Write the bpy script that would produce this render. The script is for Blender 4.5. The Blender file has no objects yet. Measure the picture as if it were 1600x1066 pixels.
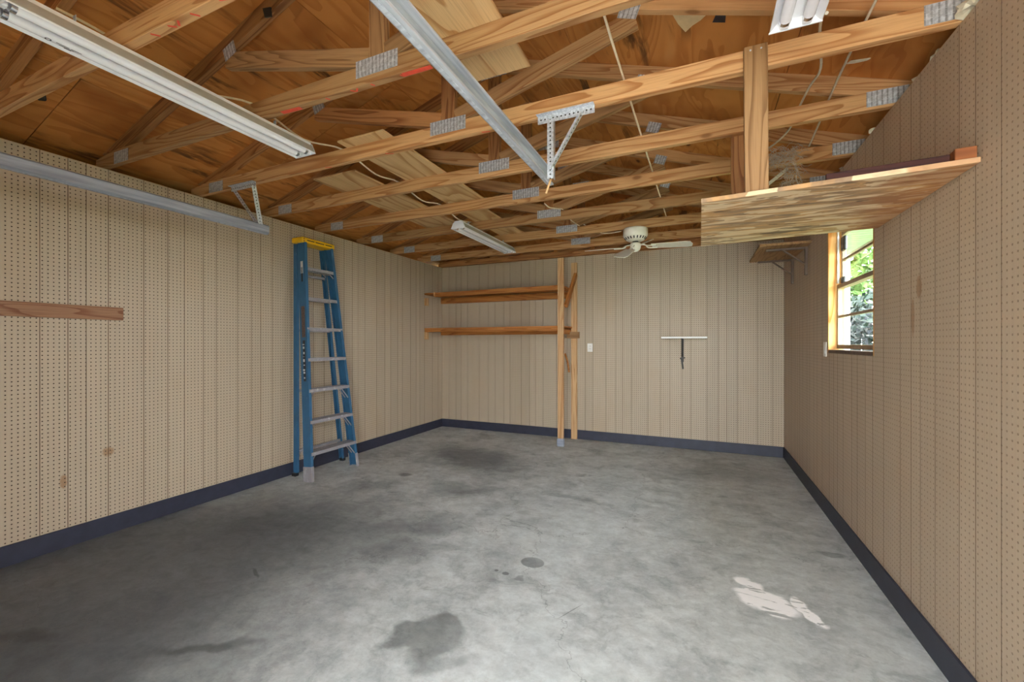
import bpy, bmesh, math, random
from mathutils import Vector, Matrix
random.seed(7)
SC = bpy.context.scene
COL = SC.collection

# ------------------------------------------------------------------ camera
cam_d = bpy.data.cameras.new('camera')
cam_d.sensor_width = 36.0
cam_d.lens = 663.0 / 1600.0 * 36.0
cam_d.shift_y = 4.0 / 1600.0
cam_d.clip_start = 0.02
cam = bpy.data.objects.new('camera', cam_d)
cam.location = (0, 0, 1.30)
cam.rotation_euler = (math.radians(90), 0, math.atan2(292, 663))
COL.objects.link(cam)
SC.camera = cam

# ------------------------------------------------------------------ world, light, exposure
world = bpy.data.worlds.new('world')
SC.world = world
world.use_nodes = True
wbg = world.node_tree.nodes['Background']
wbg.inputs['Color'].default_value = (0.87, 0.935, 1.0, 1)
wbg.inputs['Strength'].default_value = 3.2

sun_d = bpy.data.lights.new('sun', 'SUN')
sun_d.energy = 4.0
sun_d.angle = math.radians(2.0)
sun_d.color = (1.0, 0.96, 0.9)
sun = bpy.data.objects.new('sun', sun_d)
sun.rotation_euler = Vector((-0.46, -0.10, -0.88)).to_track_quat('-Z', 'Y').to_euler()
sun.location = (6, 2, 8)
COL.objects.link(sun)

FRONT_Y = -0.75
DOOR_X0, DOOR_X1, DOOR_H = -0.60, 0.84, 2.40

SC.view_settings.view_transform = 'Standard'
SC.view_settings.look = 'None'
SC.view_settings.gamma = 1.0
SC.view_settings.use_curve_mapping = False
SC.view_settings.exposure = 2.92
SC.cycles.use_denoising = True
SC.cycles.max_bounces = 8
SC.cycles.diffuse_bounces = 6
SC.cycles.sample_clamp_indirect = 8.0

# ------------------------------------------------------------------ geometry constants (metres)
XL, XR, YB = -3.70, 0.89, 5.67
RC, RZ, RS = -1.34, 3.25, 0.32          # ridge centre x, underside of top chord at the ridge, slope
CB, CH, CT = 2.495, 0.089, 0.038        # chord underside height, chord depth, lumber thickness
DECK = RZ + CH * math.sqrt(1 + RS * RS) # underside of the roof deck at the ridge
def deck_z(x): return DECK - RS * abs(x - RC)
def rafter_z(x): return RZ - RS * abs(x - RC)
TY = [0.928, 1.515] + [2.112 + 0.608 * k for k in range(6)]   # front face of each truss
INCH = 0.0254

# ------------------------------------------------------------------ node helpers
class NT:
    def __init__(self, name):
        self.m = bpy.data.materials.new(name)
        self.m.use_nodes = True
        self.t = self.m.node_tree
        self.b = self.t.nodes['Principled BSDF']
    def n(self, typ, **kw):
        nd = self.t.nodes.new(typ)
        for k, v in kw.items():
            setattr(nd, k, v)
        return nd
    def put(self, sock, v):
        if isinstance(v, bpy.types.NodeSocket):
            self.t.links.new(v, sock)
        elif v is not None:
            try:
                sock.default_value = v
            except Exception:
                sock.default_value = (v[0], v[1], v[2], 1)
    def math(self, op, a, b=None, c=None, clamp=False):
        nd = self.n('ShaderNodeMath', operation=op, use_clamp=clamp)
        self.put(nd.inputs[0], a)
        if b is not None: self.put(nd.inputs[1], b)
        if c is not None: self.put(nd.inputs[2], c)
        return nd.outputs[0]
    def vmath(self, op, a, b=None):
        nd = self.n('ShaderNodeVectorMath', operation=op)
        self.put(nd.inputs[0], a)
        if b is not None: self.put(nd.inputs[1], b)
        return nd.outputs['Value'] if op in ('LENGTH', 'DISTANCE', 'DOT_PRODUCT') else nd.outputs[0]
    def noise(self, vec, scale=1.0, detail=4.0, rough=0.55, dist=0.0):
        nd = self.n('ShaderNodeTexNoise')
        self.put(nd.inputs['Vector'], vec)
        nd.inputs['Scale'].default_value = scale
        nd.inputs['Detail'].default_value = detail
        nd.inputs['Roughness'].default_value = rough
        nd.inputs['Distortion'].default_value = dist
        return nd
    def ramp(self, fac, stops, interp='LINEAR'):
        nd = self.n('ShaderNodeValToRGB')
        nd.color_ramp.interpolation = interp
        el = nd.color_ramp.elements
        while len(el) < len(stops): el.new(0.5)
        for e, (p, c) in zip(el, stops):
            e.position = p
            e.color = (c, c, c, 1) if isinstance(c, (int, float)) else (c[0], c[1], c[2], 1)
        self.put(nd.inputs[0], fac)
        return nd.outputs[0]
    def step(self, v, lo, hi):
        nd = self.n('ShaderNodeMapRange', interpolation_type='SMOOTHSTEP')
        self.put(nd.inputs[0], v)
        nd.inputs[1].default_value = lo
        nd.inputs[2].default_value = hi
        return nd.outputs[0]
    def mix(self, fac, a, b, mode='MIX'):
        nd = self.n('ShaderNodeMix', data_type='RGBA', blend_type=mode)
        self.put(nd.inputs[0], fac)
        self.put(nd.inputs[6], a)
        self.put(nd.inputs[7], b)
        return nd.outputs[2]
    def sep(self, v):
        nd = self.n('ShaderNodeSeparateXYZ')
        self.put(nd.inputs[0], v)
        return nd.outputs
    def comb(self, x, y, z):
        nd = self.n('ShaderNodeCombineXYZ')
        for s, v in zip(nd.inputs, (x, y, z)): self.put(s, v)
        return nd.outputs[0]
    def pos(self): return self.n('ShaderNodeNewGeometry').outputs['Position']
    def obj(self): return self.n('ShaderNodeTexCoord').outputs['Object']
    def rnd(self): return self.n('ShaderNodeObjectInfo').outputs['Random']
    def bump(self, h, strength=0.3, dist=0.01):
        nd = self.n('ShaderNodeBump')
        nd.inputs['Strength'].default_value = strength
        nd.inputs['Distance'].default_value = dist
        self.put(nd.inputs['Height'], h)
        self.put(self.b.inputs['Normal'], nd.outputs[0])
    def out(self, col, rough=0.6, metal=0.0, spec=0.5):
        self.put(self.b.inputs['Base Color'], col)
        self.put(self.b.inputs['Roughness'], rough)
        self.put(self.b.inputs['Metallic'], metal)
        self.b.inputs['Specular IOR Level'].default_value = spec
        return self.m

def srgb(r, g, b):
    f = lambda c: (c / 255 / 12.92) if c / 255 <= 0.04045 else ((c / 255 + 0.055) / 1.055) ** 2.4
    return (f(r), f(g), f(b))

def m_plain(name, col, rough=0.6, metal=0.0, var=0.12, scale=30.0, spec=0.5):
    t = NT(name)
    nz = t.noise(t.obj(), scale, 4.0)
    c = t.mix(t.ramp(nz.outputs[0], [(0.3, 0.0), (0.7, 1.0)]), tuple(x * (1 - var) for x in col), tuple(min(1, x * (1 + var)) for x in col))
    return t.out(c, rough, metal, spec)

def m_wood(name, light, mid, dark, rings=14.0, knots=True, rough=0.7, fibre=0.25, grey=None, hue=0.25, gx=0.55, gy=7.0, spots=None):
    """plain-sawn timber, grain along the object's own X axis"""
    t = NT(name)
    r = t.rnd()
    off = t.comb(t.math('MULTIPLY', r, 37.0), t.math('MULTIPLY', r, 91.0), t.math('MULTIPLY', r, 53.0))
    p = t.vmath('ADD', t.obj(), off)
    body = t.noise(t.vmath('MULTIPLY', p, (gx, gy, gy)), 1.0, 2.0, 0.45, 0.25).outputs[0]
    ring = t.math('FRACT', t.math('MULTIPLY', body, rings))
    line = t.math('MULTIPLY', t.step(ring, 0.45, 0.95), t.math('SUBTRACT', 1.0, t.step(ring, 0.955, 1.0)))
    fib = t.noise(t.vmath('MULTIPLY', p, (5.0, 170.0, 170.0)), 1.0, 3.0, 0.6).outputs[0]
    big = t.noise(t.vmath('MULTIPLY', p, (0.9, 3.0, 3.0)), 1.0, 3.0, 0.6).outputs[0]
    c = t.mix(line, light, mid)
    c = t.mix(t.math('MULTIPLY', t.step(fib, 0.42, 0.75), fibre), c, dark)
    c = t.mix(t.math('MULTIPLY', t.step(big, 0.5, 0.75), 0.5), c, mid)
    if grey: c = t.mix(t.math('MULTIPLY', t.step(t.noise(t.vmath('MULTIPLY', p, (1.4, 9.0, 9.0)), 1.0, 5.0, 0.65, 0.6).outputs[0], 0.45, 0.62), 0.75), c, grey)
    if spots: c = t.mix(t.math('MULTIPLY', t.step(t.noise(t.vmath('MULTIPLY', p, (2.2, 15.0, 15.0)), 1.0, 5.0, 0.7, 0.8).outputs[0], 0.60, 0.70), 0.8), c, spots)
    if knots:
        v = t.n('ShaderNodeTexVoronoi', feature='F1')
        t.put(v.inputs['Vector'], t.vmath('MULTIPLY', p, (1.6, 3.6, 3.6)))
        v.inputs['Scale'].default_value = 1.0
        k = v.outputs['Distance']
        c = t.mix(t.math('MULTIPLY', t.math('SUBTRACT', 1.0, t.step(k, 0.03, 0.075)), 0.8), c, dark)
        halo = t.math('MULTIPLY', t.math('SUBTRACT', 1.0, t.step(k, 0.05, 0.2)), 0.35)
        c = t.mix(halo, c, mid)
    tone = t.math('ADD', 1.0 - hue, t.math('MULTIPLY', r, 2 * hue))
    c = t.mix(1.0, c, t.comb(tone, tone, tone), 'MULTIPLY')
    t.bump(t.math('SUBTRACT', t.math('MULTIPLY', fib, 0.4), line), 0.12, 0.003)
    return t.out(c, rough, 0.0, 0.3)

def m_hang(name):
    """rough water-stained plywood, face grain along X, torn pale patches"""
    t = NT(name)
    p = t.obj()
    a = t.noise(t.vmath('MULTIPLY', p, (2.0, 8.0, 1.0)), 1.0, 4.0, 0.55, 2.4).outputs[0]
    b = t.noise(t.vmath('ADD', t.vmath('MULTIPLY', p, (1.9, 8.5, 1.0)), (7.0, 3.0, 0.0)), 1.0, 3.5, 0.55, 2.6).outputs[0]
    f = t.noise(t.vmath('MULTIPLY', p, (6.0, 120.0, 40.0)), 1.0, 3.0, 0.6).outputs[0]
    g = t.noise(t.vmath('MULTIPLY', p, (1.2, 1.6, 1.0)), 1.0, 2.0, 0.5).outputs[0]
    c = t.mix(t.step(a, 0.36, 0.56), srgb(206, 160, 108), srgb(170, 138, 104))
    c = t.mix(t.math('MULTIPLY', t.step(a, 0.54, 0.60), 0.8), c, srgb(146, 124, 102))
    c = t.mix(t.math('MULTIPLY', t.step(b, 0.52, 0.545), 0.85), c, srgb(232, 208, 170))
    c = t.mix(t.math('MULTIPLY', t.math('SUBTRACT', 1.0, t.step(b, 0.36, 0.40)), 0.75), c, srgb(92, 76, 64))
    x = t.sep(p)[0]
    c = t.mix(t.math('MULTIPLY', t.step(t.math('ADD', x, t.math('MULTIPLY', t.math('SUBTRACT', a, 0.5), 0.8)), 0.20, 0.34), 0.6), c, srgb(176, 112, 62))
    c = t.mix(t.math('MULTIPLY', t.step(f, 0.45, 0.75), 0.3), c, srgb(110, 80, 54))
    t.bump(t.math('ADD', f, b), 0.15, 0.003)
    return t.out(c, 0.75, 0.0, 0.25)

def m_peg(name, axis, phase, colour, hole_dark, streak=None):
    """grooved peg-hole hardboard, one-inch hole grid, faint printed wood grain"""
    t = NT(name)
    p = t.pos()
    s = t.sep(p)
    u, z = s[axis], s[2]
    cu = t.math('SUBTRACT', t.math('FRACT', t.math('ADD', t.math('DIVIDE', t.math('SUBTRACT', u, phase), INCH), 100.5)), 0.5)
    cz = t.math('SUBTRACT', t.math('FRACT', t.math('ADD', t.math('DIVIDE', z, INCH), 100.2)), 0.5)
    d = t.math('SQRT', t.math('ADD', t.math('MULTIPLY', cu, cu), t.math('MULTIPLY', cz, cz)))
    hole = t.math('SUBTRACT', 1.0, t.step(d, 0.12, 0.165))
    q = t.comb(u, z, 0.0)
    g1 = t.noise(t.vmath('MULTIPLY', q, (60.0, 1.3, 1.0)), 1.0, 4.0, 0.6, 0.3).outputs[0]
    g2 = t.noise(t.vmath('MULTIPLY', q, (220.0, 7.0, 1.0)), 1.0, 2.0, 0.6).outputs[0]
    g3 = t.noise(t.vmath('MULTIPLY', q, (2.0, 0.9, 1.0)), 1.0, 3.0, 0.6).outputs[0]
    r = t.rnd()
    c = t.mix(t.step(g1, 0.35, 0.75), colour, tuple(x * 0.93 for x in colour))
    c = t.mix(t.math('MULTIPLY', t.step(g2, 0.5, 0.8), 0.2), c, tuple(x * 0.62 for x in colour))
    c = t.mix(t.math('MULTIPLY', t.step(g3, 0.5, 0.75), 0.35), c, (colour[0] * 0.93, colour[1] * 0.82, colour[2] * 0.68))
    tone = t.math('ADD', 0.96, t.math('MULTIPLY', r, 0.08))
    c = t.mix(1.0, c, t.comb(tone, tone, tone), 'MULTIPLY')
    if streak:
        for (su, sz, ru, rz) in streak:
            e = t.math('ADD', t.math('POWER', t.math('DIVIDE', t.math('SUBTRACT', u, su), ru), 2.0), t.math('POWER', t.math('DIVIDE', t.math('SUBTRACT', z, sz), rz), 2.0))
            e = t.math('ADD', e, t.math('MULTIPLY', t.math('SUBTRACT', t.noise(q, 60.0, 3.0).outputs[0], 0.5), 1.6))
            c = t.mix(t.math('MULTIPLY', t.math('SUBTRACT', 1.0, t.step(e, 0.3, 1.1)), 0.6), c, srgb(150, 98, 40))
    c = t.mix(hole, c, hole_dark)
    t.bump(t.math('MULTIPLY', hole, -1.0), 0.6, 0.004)
    return t.out(c, 0.48, 0.0, 0.4)

def m_deck(name):
    """old plywood roof sheathing seen from below; grain along Y, knots, mould and rain stains"""
    t = NT(name)
    r = t.rnd()
    off = t.comb(t.math('MULTIPLY', r, 17.0), t.math('MULTIPLY', r, 61.0), 0.0)
    p = t.vmath('ADD', t.pos(), off)
    body = t.noise(t.vmath('MULTIPLY', p, (3.4, 0.75, 3.4)), 1.0, 2.5, 0.5, 0.6).outputs[0]
    ring = t.math('FRACT', t.math('MULTIPLY', body, 11.0))
    line = t.math('MULTIPLY', t.step(ring, 0.3, 0.95), t.math('SUBTRACT', 1.0, t.step(ring, 0.96, 1.0)))
    c = t.mix(t.math('MULTIPLY', line, 0.6), srgb(200, 134, 70), srgb(172, 104, 48))
    big = t.noise(p, 1.3, 3.0, 0.6).outputs[0]
    c = t.mix(t.math('MULTIPLY', t.step(big, 0.45, 0.7), 0.75), c, srgb(140, 76, 30))
    lite = t.noise(t.vmath('MULTIPLY', p, (2.4, 0.8, 2.4)), 1.7, 3.0, 0.6, 0.4).outputs[0]
    c = t.mix(t.math('MULTIPLY', t.step(lite, 0.55, 0.72), 0.4), c, srgb(208, 160, 102))
    st = t.noise(t.vmath('MULTIPLY', p, (9.0, 1.5, 9.0)), 1.0, 5.0, 0.65, 0.5).outputs[0]
    zone = t.noise(p, 0.9, 2.0, 0.5).outputs[0]
    c = t.mix(t.math('MULTIPLY', t.math('MULTIPLY', t.step(st, 0.52, 0.66), t.step(zone, 0.50, 0.62)), 0.85), c, srgb(72, 44, 26))
    v = t.n('ShaderNodeTexVoronoi', feature='F1')
    t.put(v.inputs['Vector'], t.vmath('MULTIPLY', p, (4.2, 2.3, 4.2)))
    v.inputs['Scale'].default_value = 1.0
    k = t.math('ADD', v.outputs['Distance'], t.math('MULTIPLY', t.math('SUBTRACT', t.noise(p, 40.0, 2.0).outputs[0], 0.5), 0.06))
    keep = t.math('GREATER_THAN', t.sep(v.outputs['Color'])[0], 0.45)
    core = t.math('MULTIPLY', t.math('SUBTRACT', 1.0, t.step(k, 0.05, 0.10)), keep)
    c = t.mix(t.math('MULTIPLY', core, 0.9), c, srgb(58, 26, 12))
    halo = t.math('MULTIPLY', t.math('SUBTRACT', 1.0, t.step(k, 0.07, 0.22)), keep)
    c = t.mix(t.math('MULTIPLY', halo, 0.4), c, srgb(120, 62, 24))
    t.bump(line, 0.08, 0.003)
    return t.out(c, 0.75, 0.0, 0.25)

def m_floor(name):
    t = NT(name)
    p = t.pos()
    wob = t.n('ShaderNodeTexNoise')
    t.put(wob.inputs['Vector'], p)
    wob.inputs['Scale'].default_value = 2.2
    wob.inputs['Detail'].default_value = 5.0
    wob.inputs['Roughness'].default_value = 0.65
    dp = t.vmath('ADD', p, t.vmath('MULTIPLY', t.vmath('SUBTRACT', wob.outputs['Color'], (0.5, 0.5, 0.5)), (0.55, 0.55, 0.0)))
    wob2 = t.n('ShaderNodeTexNoise')
    t.put(wob2.inputs['Vector'], p)
    wob2.inputs['Scale'].default_value = 9.0
    wob2.inputs['Detail'].default_value = 4.0
    fp = t.vmath('ADD', p, t.vmath('MULTIPLY', t.vmath('SUBTRACT', wob2.outputs['Color'], (0.5, 0.5, 0.5)), (0.10, 0.10, 0.0)))
    wob3 = t.n('ShaderNodeTexNoise')
    t.put(wob3.inputs['Vector'], p)
    wob3.inputs['Scale'].default_value = 4.5
    wob3.inputs['Detail'].default_value = 4.0
    bp = t.vmath('ADD', p, t.vmath('MULTIPLY', t.vmath('SUBTRACT', wob3.outputs['Color'], (0.5, 0.5, 0.5)), (0.34, 0.34, 0.0)))
    def spot(src, x, y, rx, ry, rot=0.0, lo=0.55, hi=1.1):
        q = t.vmath('SUBTRACT', src, (x, y, 0))
        a = t.sep(q)
        c_, s_ = math.cos(rot), math.sin(rot)
        uu = t.math('ADD', t.math('MULTIPLY', a[0], c_ / rx), t.math('MULTIPLY', a[1], s_ / rx))
        vv = t.math('ADD', t.math('MULTIPLY', a[0], -s_ / ry), t.math('MULTIPLY', a[1], c_ / ry))
        d = t.math('SQRT', t.math('ADD', t.math('MULTIPLY', uu, uu), t.math('MULTIPLY', vv, vv)))
        return t.math('SUBTRACT', 1.0, t.step(d, lo, hi))
    base_n = t.noise(p, 3.2, 8.0, 0.68, 0.3).outputs[0]
    fine = t.noise(p, 45.0, 5.0, 0.7).outputs[0]
    c = t.ramp(base_n, [(0.28, srgb(176, 179, 177)), (0.5, srgb(208, 211, 207)), (0.72, srgb(228, 230, 225))])
    c = t.mix(t.math('MULTIPLY', t.step(fine, 0.45, 0.8), 0.22), c, srgb(110, 112, 111))
    blotch = t.noise(dp, 1.6, 6.0, 0.62, 0.5).outputs[0]
    c = t.mix(t.math('MULTIPLY', t.step(blotch, 0.52, 0.68), 0.38), c, srgb(104, 106, 106))
    mott = t.noise(t.vmath('MULTIPLY', dp, (1.0, 1.5, 1.0)), 5.5, 8.0, 0.72, 0.4).outputs[0]
    c = t.mix(t.math('MULTIPLY', t.step(mott, 0.50, 0.66), 0.34), c, srgb(122, 126, 125))
    c = t.mix(t.math('MULTIPLY', t.step(mott, 0.50, 0.36), 0.22), c, srgb(244, 246, 243))
    scr = t.noise(t.vmath('MULTIPLY', fp, (1.6, 14.0, 1.0)), 2.0, 3.0, 0.6, 0.6).outputs[0]
    c = t.mix(t.math('MULTIPLY', t.step(scr, 0.68, 0.74), 0.3), c, srgb(240, 242, 240))
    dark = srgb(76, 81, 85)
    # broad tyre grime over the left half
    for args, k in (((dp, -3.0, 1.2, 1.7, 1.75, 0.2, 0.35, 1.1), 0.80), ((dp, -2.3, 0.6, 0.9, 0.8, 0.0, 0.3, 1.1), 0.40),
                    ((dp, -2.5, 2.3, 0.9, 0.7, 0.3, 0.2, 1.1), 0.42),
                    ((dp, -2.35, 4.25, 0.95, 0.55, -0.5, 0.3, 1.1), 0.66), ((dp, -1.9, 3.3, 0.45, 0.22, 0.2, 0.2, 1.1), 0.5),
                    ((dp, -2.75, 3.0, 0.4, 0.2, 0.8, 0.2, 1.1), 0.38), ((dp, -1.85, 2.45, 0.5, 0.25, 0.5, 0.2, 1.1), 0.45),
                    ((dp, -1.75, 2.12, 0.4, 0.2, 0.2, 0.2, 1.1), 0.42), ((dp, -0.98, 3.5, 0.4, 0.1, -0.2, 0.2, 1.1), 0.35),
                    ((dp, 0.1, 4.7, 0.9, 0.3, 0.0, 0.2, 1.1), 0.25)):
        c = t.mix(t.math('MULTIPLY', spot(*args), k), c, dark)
    for args, k in (((bp, -1.13, 1.58, 0.20, 0.165, 0.5, 0.72, 1.02), 0.62), ((bp, -0.96, 1.47, 0.17, 0.07, 0.5, 0.5, 1.1), 0.5),
                    ((p, -0.904, 2.355, 0.075, 0.062, 0.0, 0.88, 1.0), 0.72), ((p, -1.0, 2.18, 0.022, 0.018, 0.0, 0.8, 1.0), 0.6),
                    ((p, -1.062, 2.19, 0.013, 0.011, 0.0, 0.8, 1.0), 0.6), ((fp, -0.915, 2.165, 0.03, 0.03, 0.0, 0.6, 1.0), 0.4),
                    ((fp, 0.748, 3.175, 0.09, 0.05, 0.2, 0.6, 1.0), 0.4), ((p, -0.57, 2.0, 0.11, 0.004, 1.1, 0.5, 1.0), 0.5),
                    ((fp, -1.93, 1.13, 0.3, 0.04, 0.6, 0.3, 1.1), 0.55), ((fp, -2.3, 1.62, 0.10, 0.015, -0.4, 0.4, 1.0), 0.6),
                    ((fp, -2.72, 0.86, 0.18, 0.06, 0.3, 0.3, 1.0), 0.6), ((fp, -2.66, 3.42, 0.09, 0.07, 0.3, 0.4, 1.0), 0.6)):
        c = t.mix(t.math('MULTIPLY', spot(*args), k), c, srgb(66, 69, 68))
    # pale worn halo round the oil spot and lighter traffic lane
    for args, k in (((dp, -0.9, 2.55, 0.45, 0.35, 0.0, 0.2, 1.1), 0.35), ((dp, -0.6, 1.5, 0.6, 0.5, 0.0, 0.2, 1.1), 0.35), ((dp, -0.7, 3.0, 0.5, 0.3, 0.2, 0.2, 1.1), 0.3)):
        c = t.mix(t.math('MULTIPLY', spot(*args), k), c, srgb(232, 234, 230))
    tex = t.noise(t.vmath('MULTIPLY', p, (1.0, 1.3, 1.0)), 11.0, 9.0, 0.75, 0.3).outputs[0]
    lum = t.math('ADD', 0.84, t.math('MULTIPLY', t.step(tex, 0.3, 0.72), 0.28))
    c = t.mix(1.0, c, t.comb(lum, lum, lum), 'MULTIPLY')
    # smeared white paint
    brush = t.noise(t.vmath('MULTIPLY', t.vmath('ADD', p, (0, 0, 3.0)), (7.0, 26.0, 1.0)), 1.0, 4.0, 0.6, 0.8).outputs[0]
    pm = t.math('MAXIMUM', spot(fp, 0.31, 2.47, 0.17, 0.12, -0.5, 0.7, 0.95), t.math('MAXIMUM', spot(fp, 0.48, 2.46, 0.045, 0.15, 0.35, 0.7, 0.95), spot(fp, 0.25, 2.62, 0.1, 0.06, -0.7, 0.6, 0.95)))
    pm = t.math('MULTIPLY', pm, t.step(brush, 0.38, 0.46))
    c = t.mix(1.0, c, (0.80, 0.835, 0.85), 'MULTIPLY')
    c = t.mix(pm, c, srgb(252, 253, 252))
    # hairline cracks
    v = t.n('ShaderNodeTexVoronoi', feature='DISTANCE_TO_EDGE')
    t.put(v.inputs['Vector'], t.vmath('ADD', dp, (0.37, 0.11, 0)))
    v.inputs['Scale'].default_value = 0.55
    crack = t.math('SUBTRACT', 1.0, t.step(v.outputs['Distance'], 0.0006, 0.0022))
    c = t.mix(t.math('MULTIPLY', crack, 0.35), c, srgb(80, 82, 80))
    rough = t.math('ADD', 0.42, t.math('MULTIPLY', base_n, 0.35))
    t.bump(t.math('ADD', fine, t.math('MULTIPLY', crack, -1.0)), 0.12, 0.004)
    return t.out(c, rough, 0.0, 0.35)

def m_plate(name):
    """toothed galvanised truss plate: rows of punched slots"""
    t = NT(name)
    s = t.sep(t.obj())
    a = t.math('ABSOLUTE', t.math('SUBTRACT', t.math('FRACT', t.math('ADD', t.math('DIVIDE', s[0], 0.021), 50.5)), 0.5))
    b = t.math('ABSOLUTE', t.math('SUBTRACT', t.math('FRACT', t.math('ADD', t.math('DIVIDE', s[2], 0.026), 50.5)), 0.5))
    slot = t.math('MULTIPLY', t.math('SUBTRACT', 1.0, t.step(a, 0.10, 0.18)), t.math('SUBTRACT', 1.0, t.step(b, 0.42, 0.49)))
    sp = t.noise(t.obj(), 60.0, 3.0).outputs[0]
    c = t.mix(t.step(sp, 0.35, 0.7), srgb(172, 175, 182), srgb(214, 218, 224))
    c = t.mix(t.math('MULTIPLY', slot, 0.55), c, srgb(84, 76, 72))
    t.bump(t.math('SUBTRACT', sp, slot), 0.5, 0.003)
    return t.out(c, 0.5, t.math('SUBTRACT', 0.3, t.math('MULTIPLY', slot, 0.3)))

def m_perf(name):
    """perforated galvanised angle, hole row along X"""
    t = NT(name)
    s = t.sep(t.obj())
    a = t.math('SUBTRACT', t.math('FRACT', t.math('ADD', t.math('DIVIDE', s[0], 0.022), 50.5)), 0.5)
    bz = t.math('DIVIDE', s[2], 0.022)
    d = t.math('SQRT', t.math('ADD', t.math('MULTIPLY', a, a), t.math('MULTIPLY', bz, bz)))
    hole = t.math('SUBTRACT', 1.0, t.step(d, 0.17, 0.22))
    sp = t.noise(t.obj(), 80.0, 3.0).outputs[0]
    c = t.mix(t.step(sp, 0.35, 0.7), srgb(188, 192, 200), srgb(226, 230, 236))
    c = t.mix(hole, c, srgb(42, 38, 36))
    return t.out(c, 0.4, t.math('SUBTRACT', 0.55, t.math('MULTIPLY', hole, 0.5)))

def m_galv(name, c0, c1, metal=0.18, rough=0.42):
    t = NT(name)
    sp = t.noise(t.vmath('MULTIPLY', t.obj(), (3.0, 40.0, 40.0)), 1.0, 4.0).outputs[0]
    return t.out(t.mix(t.step(sp, 0.3, 0.7), c0, c1), rough, metal)

def m_scuffed(name, col, worn, amount=0.62):
    t = NT(name)
    p = t.vmath('ADD', t.obj(), t.comb(t.math('MULTIPLY', t.rnd(), 20.0), 0.0, 0.0))
    a = t.noise(t.vmath('MULTIPLY', p, (6.0, 30.0, 30.0)), 1.0, 5.0, 0.7).outputs[0]
    c = t.mix(t.step(a, amount, amount + 0.12), col, worn)
    b = t.noise(p, 6.0, 3.0).outputs[0]
    c = t.mix(t.math('MULTIPLY', t.step(b, 0.4, 0.7), 0.35), c, tuple(x * 0.6 for x in col))
    return t.out(c, 0.5, 0.0, 0.4)

def m_leaf(name, c0, c1):
    t = NT(name)
    nz = t.noise(t.pos(), 2.6, 3.0).outputs[0]
    c = t.mix(t.step(nz, 0.35, 0.65), c0, c1)
    t.b.inputs['Transmission Weight'].default_value = 0.0
    return t.out(c, 0.6, 0.0, 0.2)

def m_glass(name):
    t = NT(name)
    tr = t.n('ShaderNodeBsdfTransparent')
    gl = t.n('ShaderNodeBsdfGlossy')
    gl.inputs['Roughness'].default_value = 0.02
    lw = t.n('ShaderNodeLayerWeight')
    lw.inputs['Blend'].default_value = 0.5
    fac = t.math('MULTIPLY', t.math('POWER', lw.outputs['Facing'], 4.0), 0.25)
    mx = t.n('ShaderNodeMixShader')
    t.t.links.new(fac, mx.inputs[0])
    t.t.links.new(tr.outputs[0], mx.inputs[1])
    t.t.links.new(gl.outputs[0], mx.inputs[2])
    t.t.links.new(mx.outputs[0], t.t.nodes['Material Output'].inputs['Surface'])
    return t.m

PEG = srgb(190, 173, 149)
M = {}
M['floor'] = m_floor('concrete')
M['peg_left'] = m_peg('pegboard_left', 1, 1.225, PEG, srgb(62, 44, 30), [(1.544, 0.56, 0.035, 0.035), (1.32, 0.42, 0.02, 0.05)])
M['peg_back'] = m_peg('pegboard_back', 0, 0.099, PEG, srgb(70, 52, 40), None)
M['peg_right'] = m_peg('pegboard_right', 1, 2.313, srgb(194, 174, 150), srgb(146, 124, 102), [(2.44, 1.55, 0.03, 0.06), (2.50, 1.42, 0.02, 0.1)])
M['backing'] = m_plain('groove_brown', srgb(96, 72, 50), 0.9)
M['deck'] = m_deck('roof_plywood')
M['roof'] = m_plain('roof_felt', srgb(60, 56, 52), 0.9)
M['pine'] = m_wood('pine_lumber', srgb(194, 151, 104), srgb(160, 110, 66), srgb(96, 58, 30))
M['pine_dark'] = m_wood('aged_lumber', srgb(172, 122, 76), srgb(132, 84, 48), srgb(72, 44, 26), hue=0.2)
M['pine_grey'] = m_wood('weathered_lumber', srgb(172, 134, 92), srgb(136, 100, 64), srgb(80, 56, 36), hue=0.12, knots=False)
M['pine_pale'] = m_wood('pale_stud', srgb(216, 176, 128), srgb(190, 142, 94), srgb(110, 68, 40), hue=0.08, rings=9)
M['shelf'] = m_wood('shelf_board', srgb(186, 122, 62), srgb(150, 88, 38), srgb(90, 50, 24), hue=0.1)
M['loose'] = m_wood('loose_plywood', srgb(206, 172, 124), srgb(176, 132, 82), srgb(110, 76, 44), rings=9, hue=0.1, gy=3.0)
M['hang'] = m_hang('hanging_shelf_plywood')
M['jamb'] = m_wood('pine_jamb', srgb(230, 180, 112), srgb(196, 128, 60), srgb(120, 70, 30), hue=0.03, rings=8)
M['redwood'] = m_wood('red_brown_board', srgb(158, 120, 92), srgb(132, 90, 66), srgb(98, 48, 32), hue=0.03, fibre=0.4, spots=srgb(128, 58, 38))
M['mahogany'] = m_wood('dark_red_strip', srgb(66, 32, 27), srgb(50, 24, 20), srgb(30, 16, 15), hue=0.05, knots=False)
M['block'] = m_wood('orange_block', srgb(150, 90, 50), srgb(124, 70, 38), srgb(90, 50, 26), hue=0.03)
M['base'] = m_plain('dark_vinyl_base', srgb(48, 51, 66), 0.5, var=0.15, scale=12)
M['plate'] = m_plate('truss_plate')
M['perf'] = m_perf('perforated_angle')
M['galv'] = m_galv('galvanised_track', srgb(166, 172, 182), srgb(206, 212, 220))
M['galv_dark'] = m_galv('dull_track', srgb(140, 146, 158), srgb(172, 178, 190), 0.3, 0.5)
M['white_enamel'] = m_plain('white_enamel', (0.82, 0.82, 0.85), 0.35, var=0.03)
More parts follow.
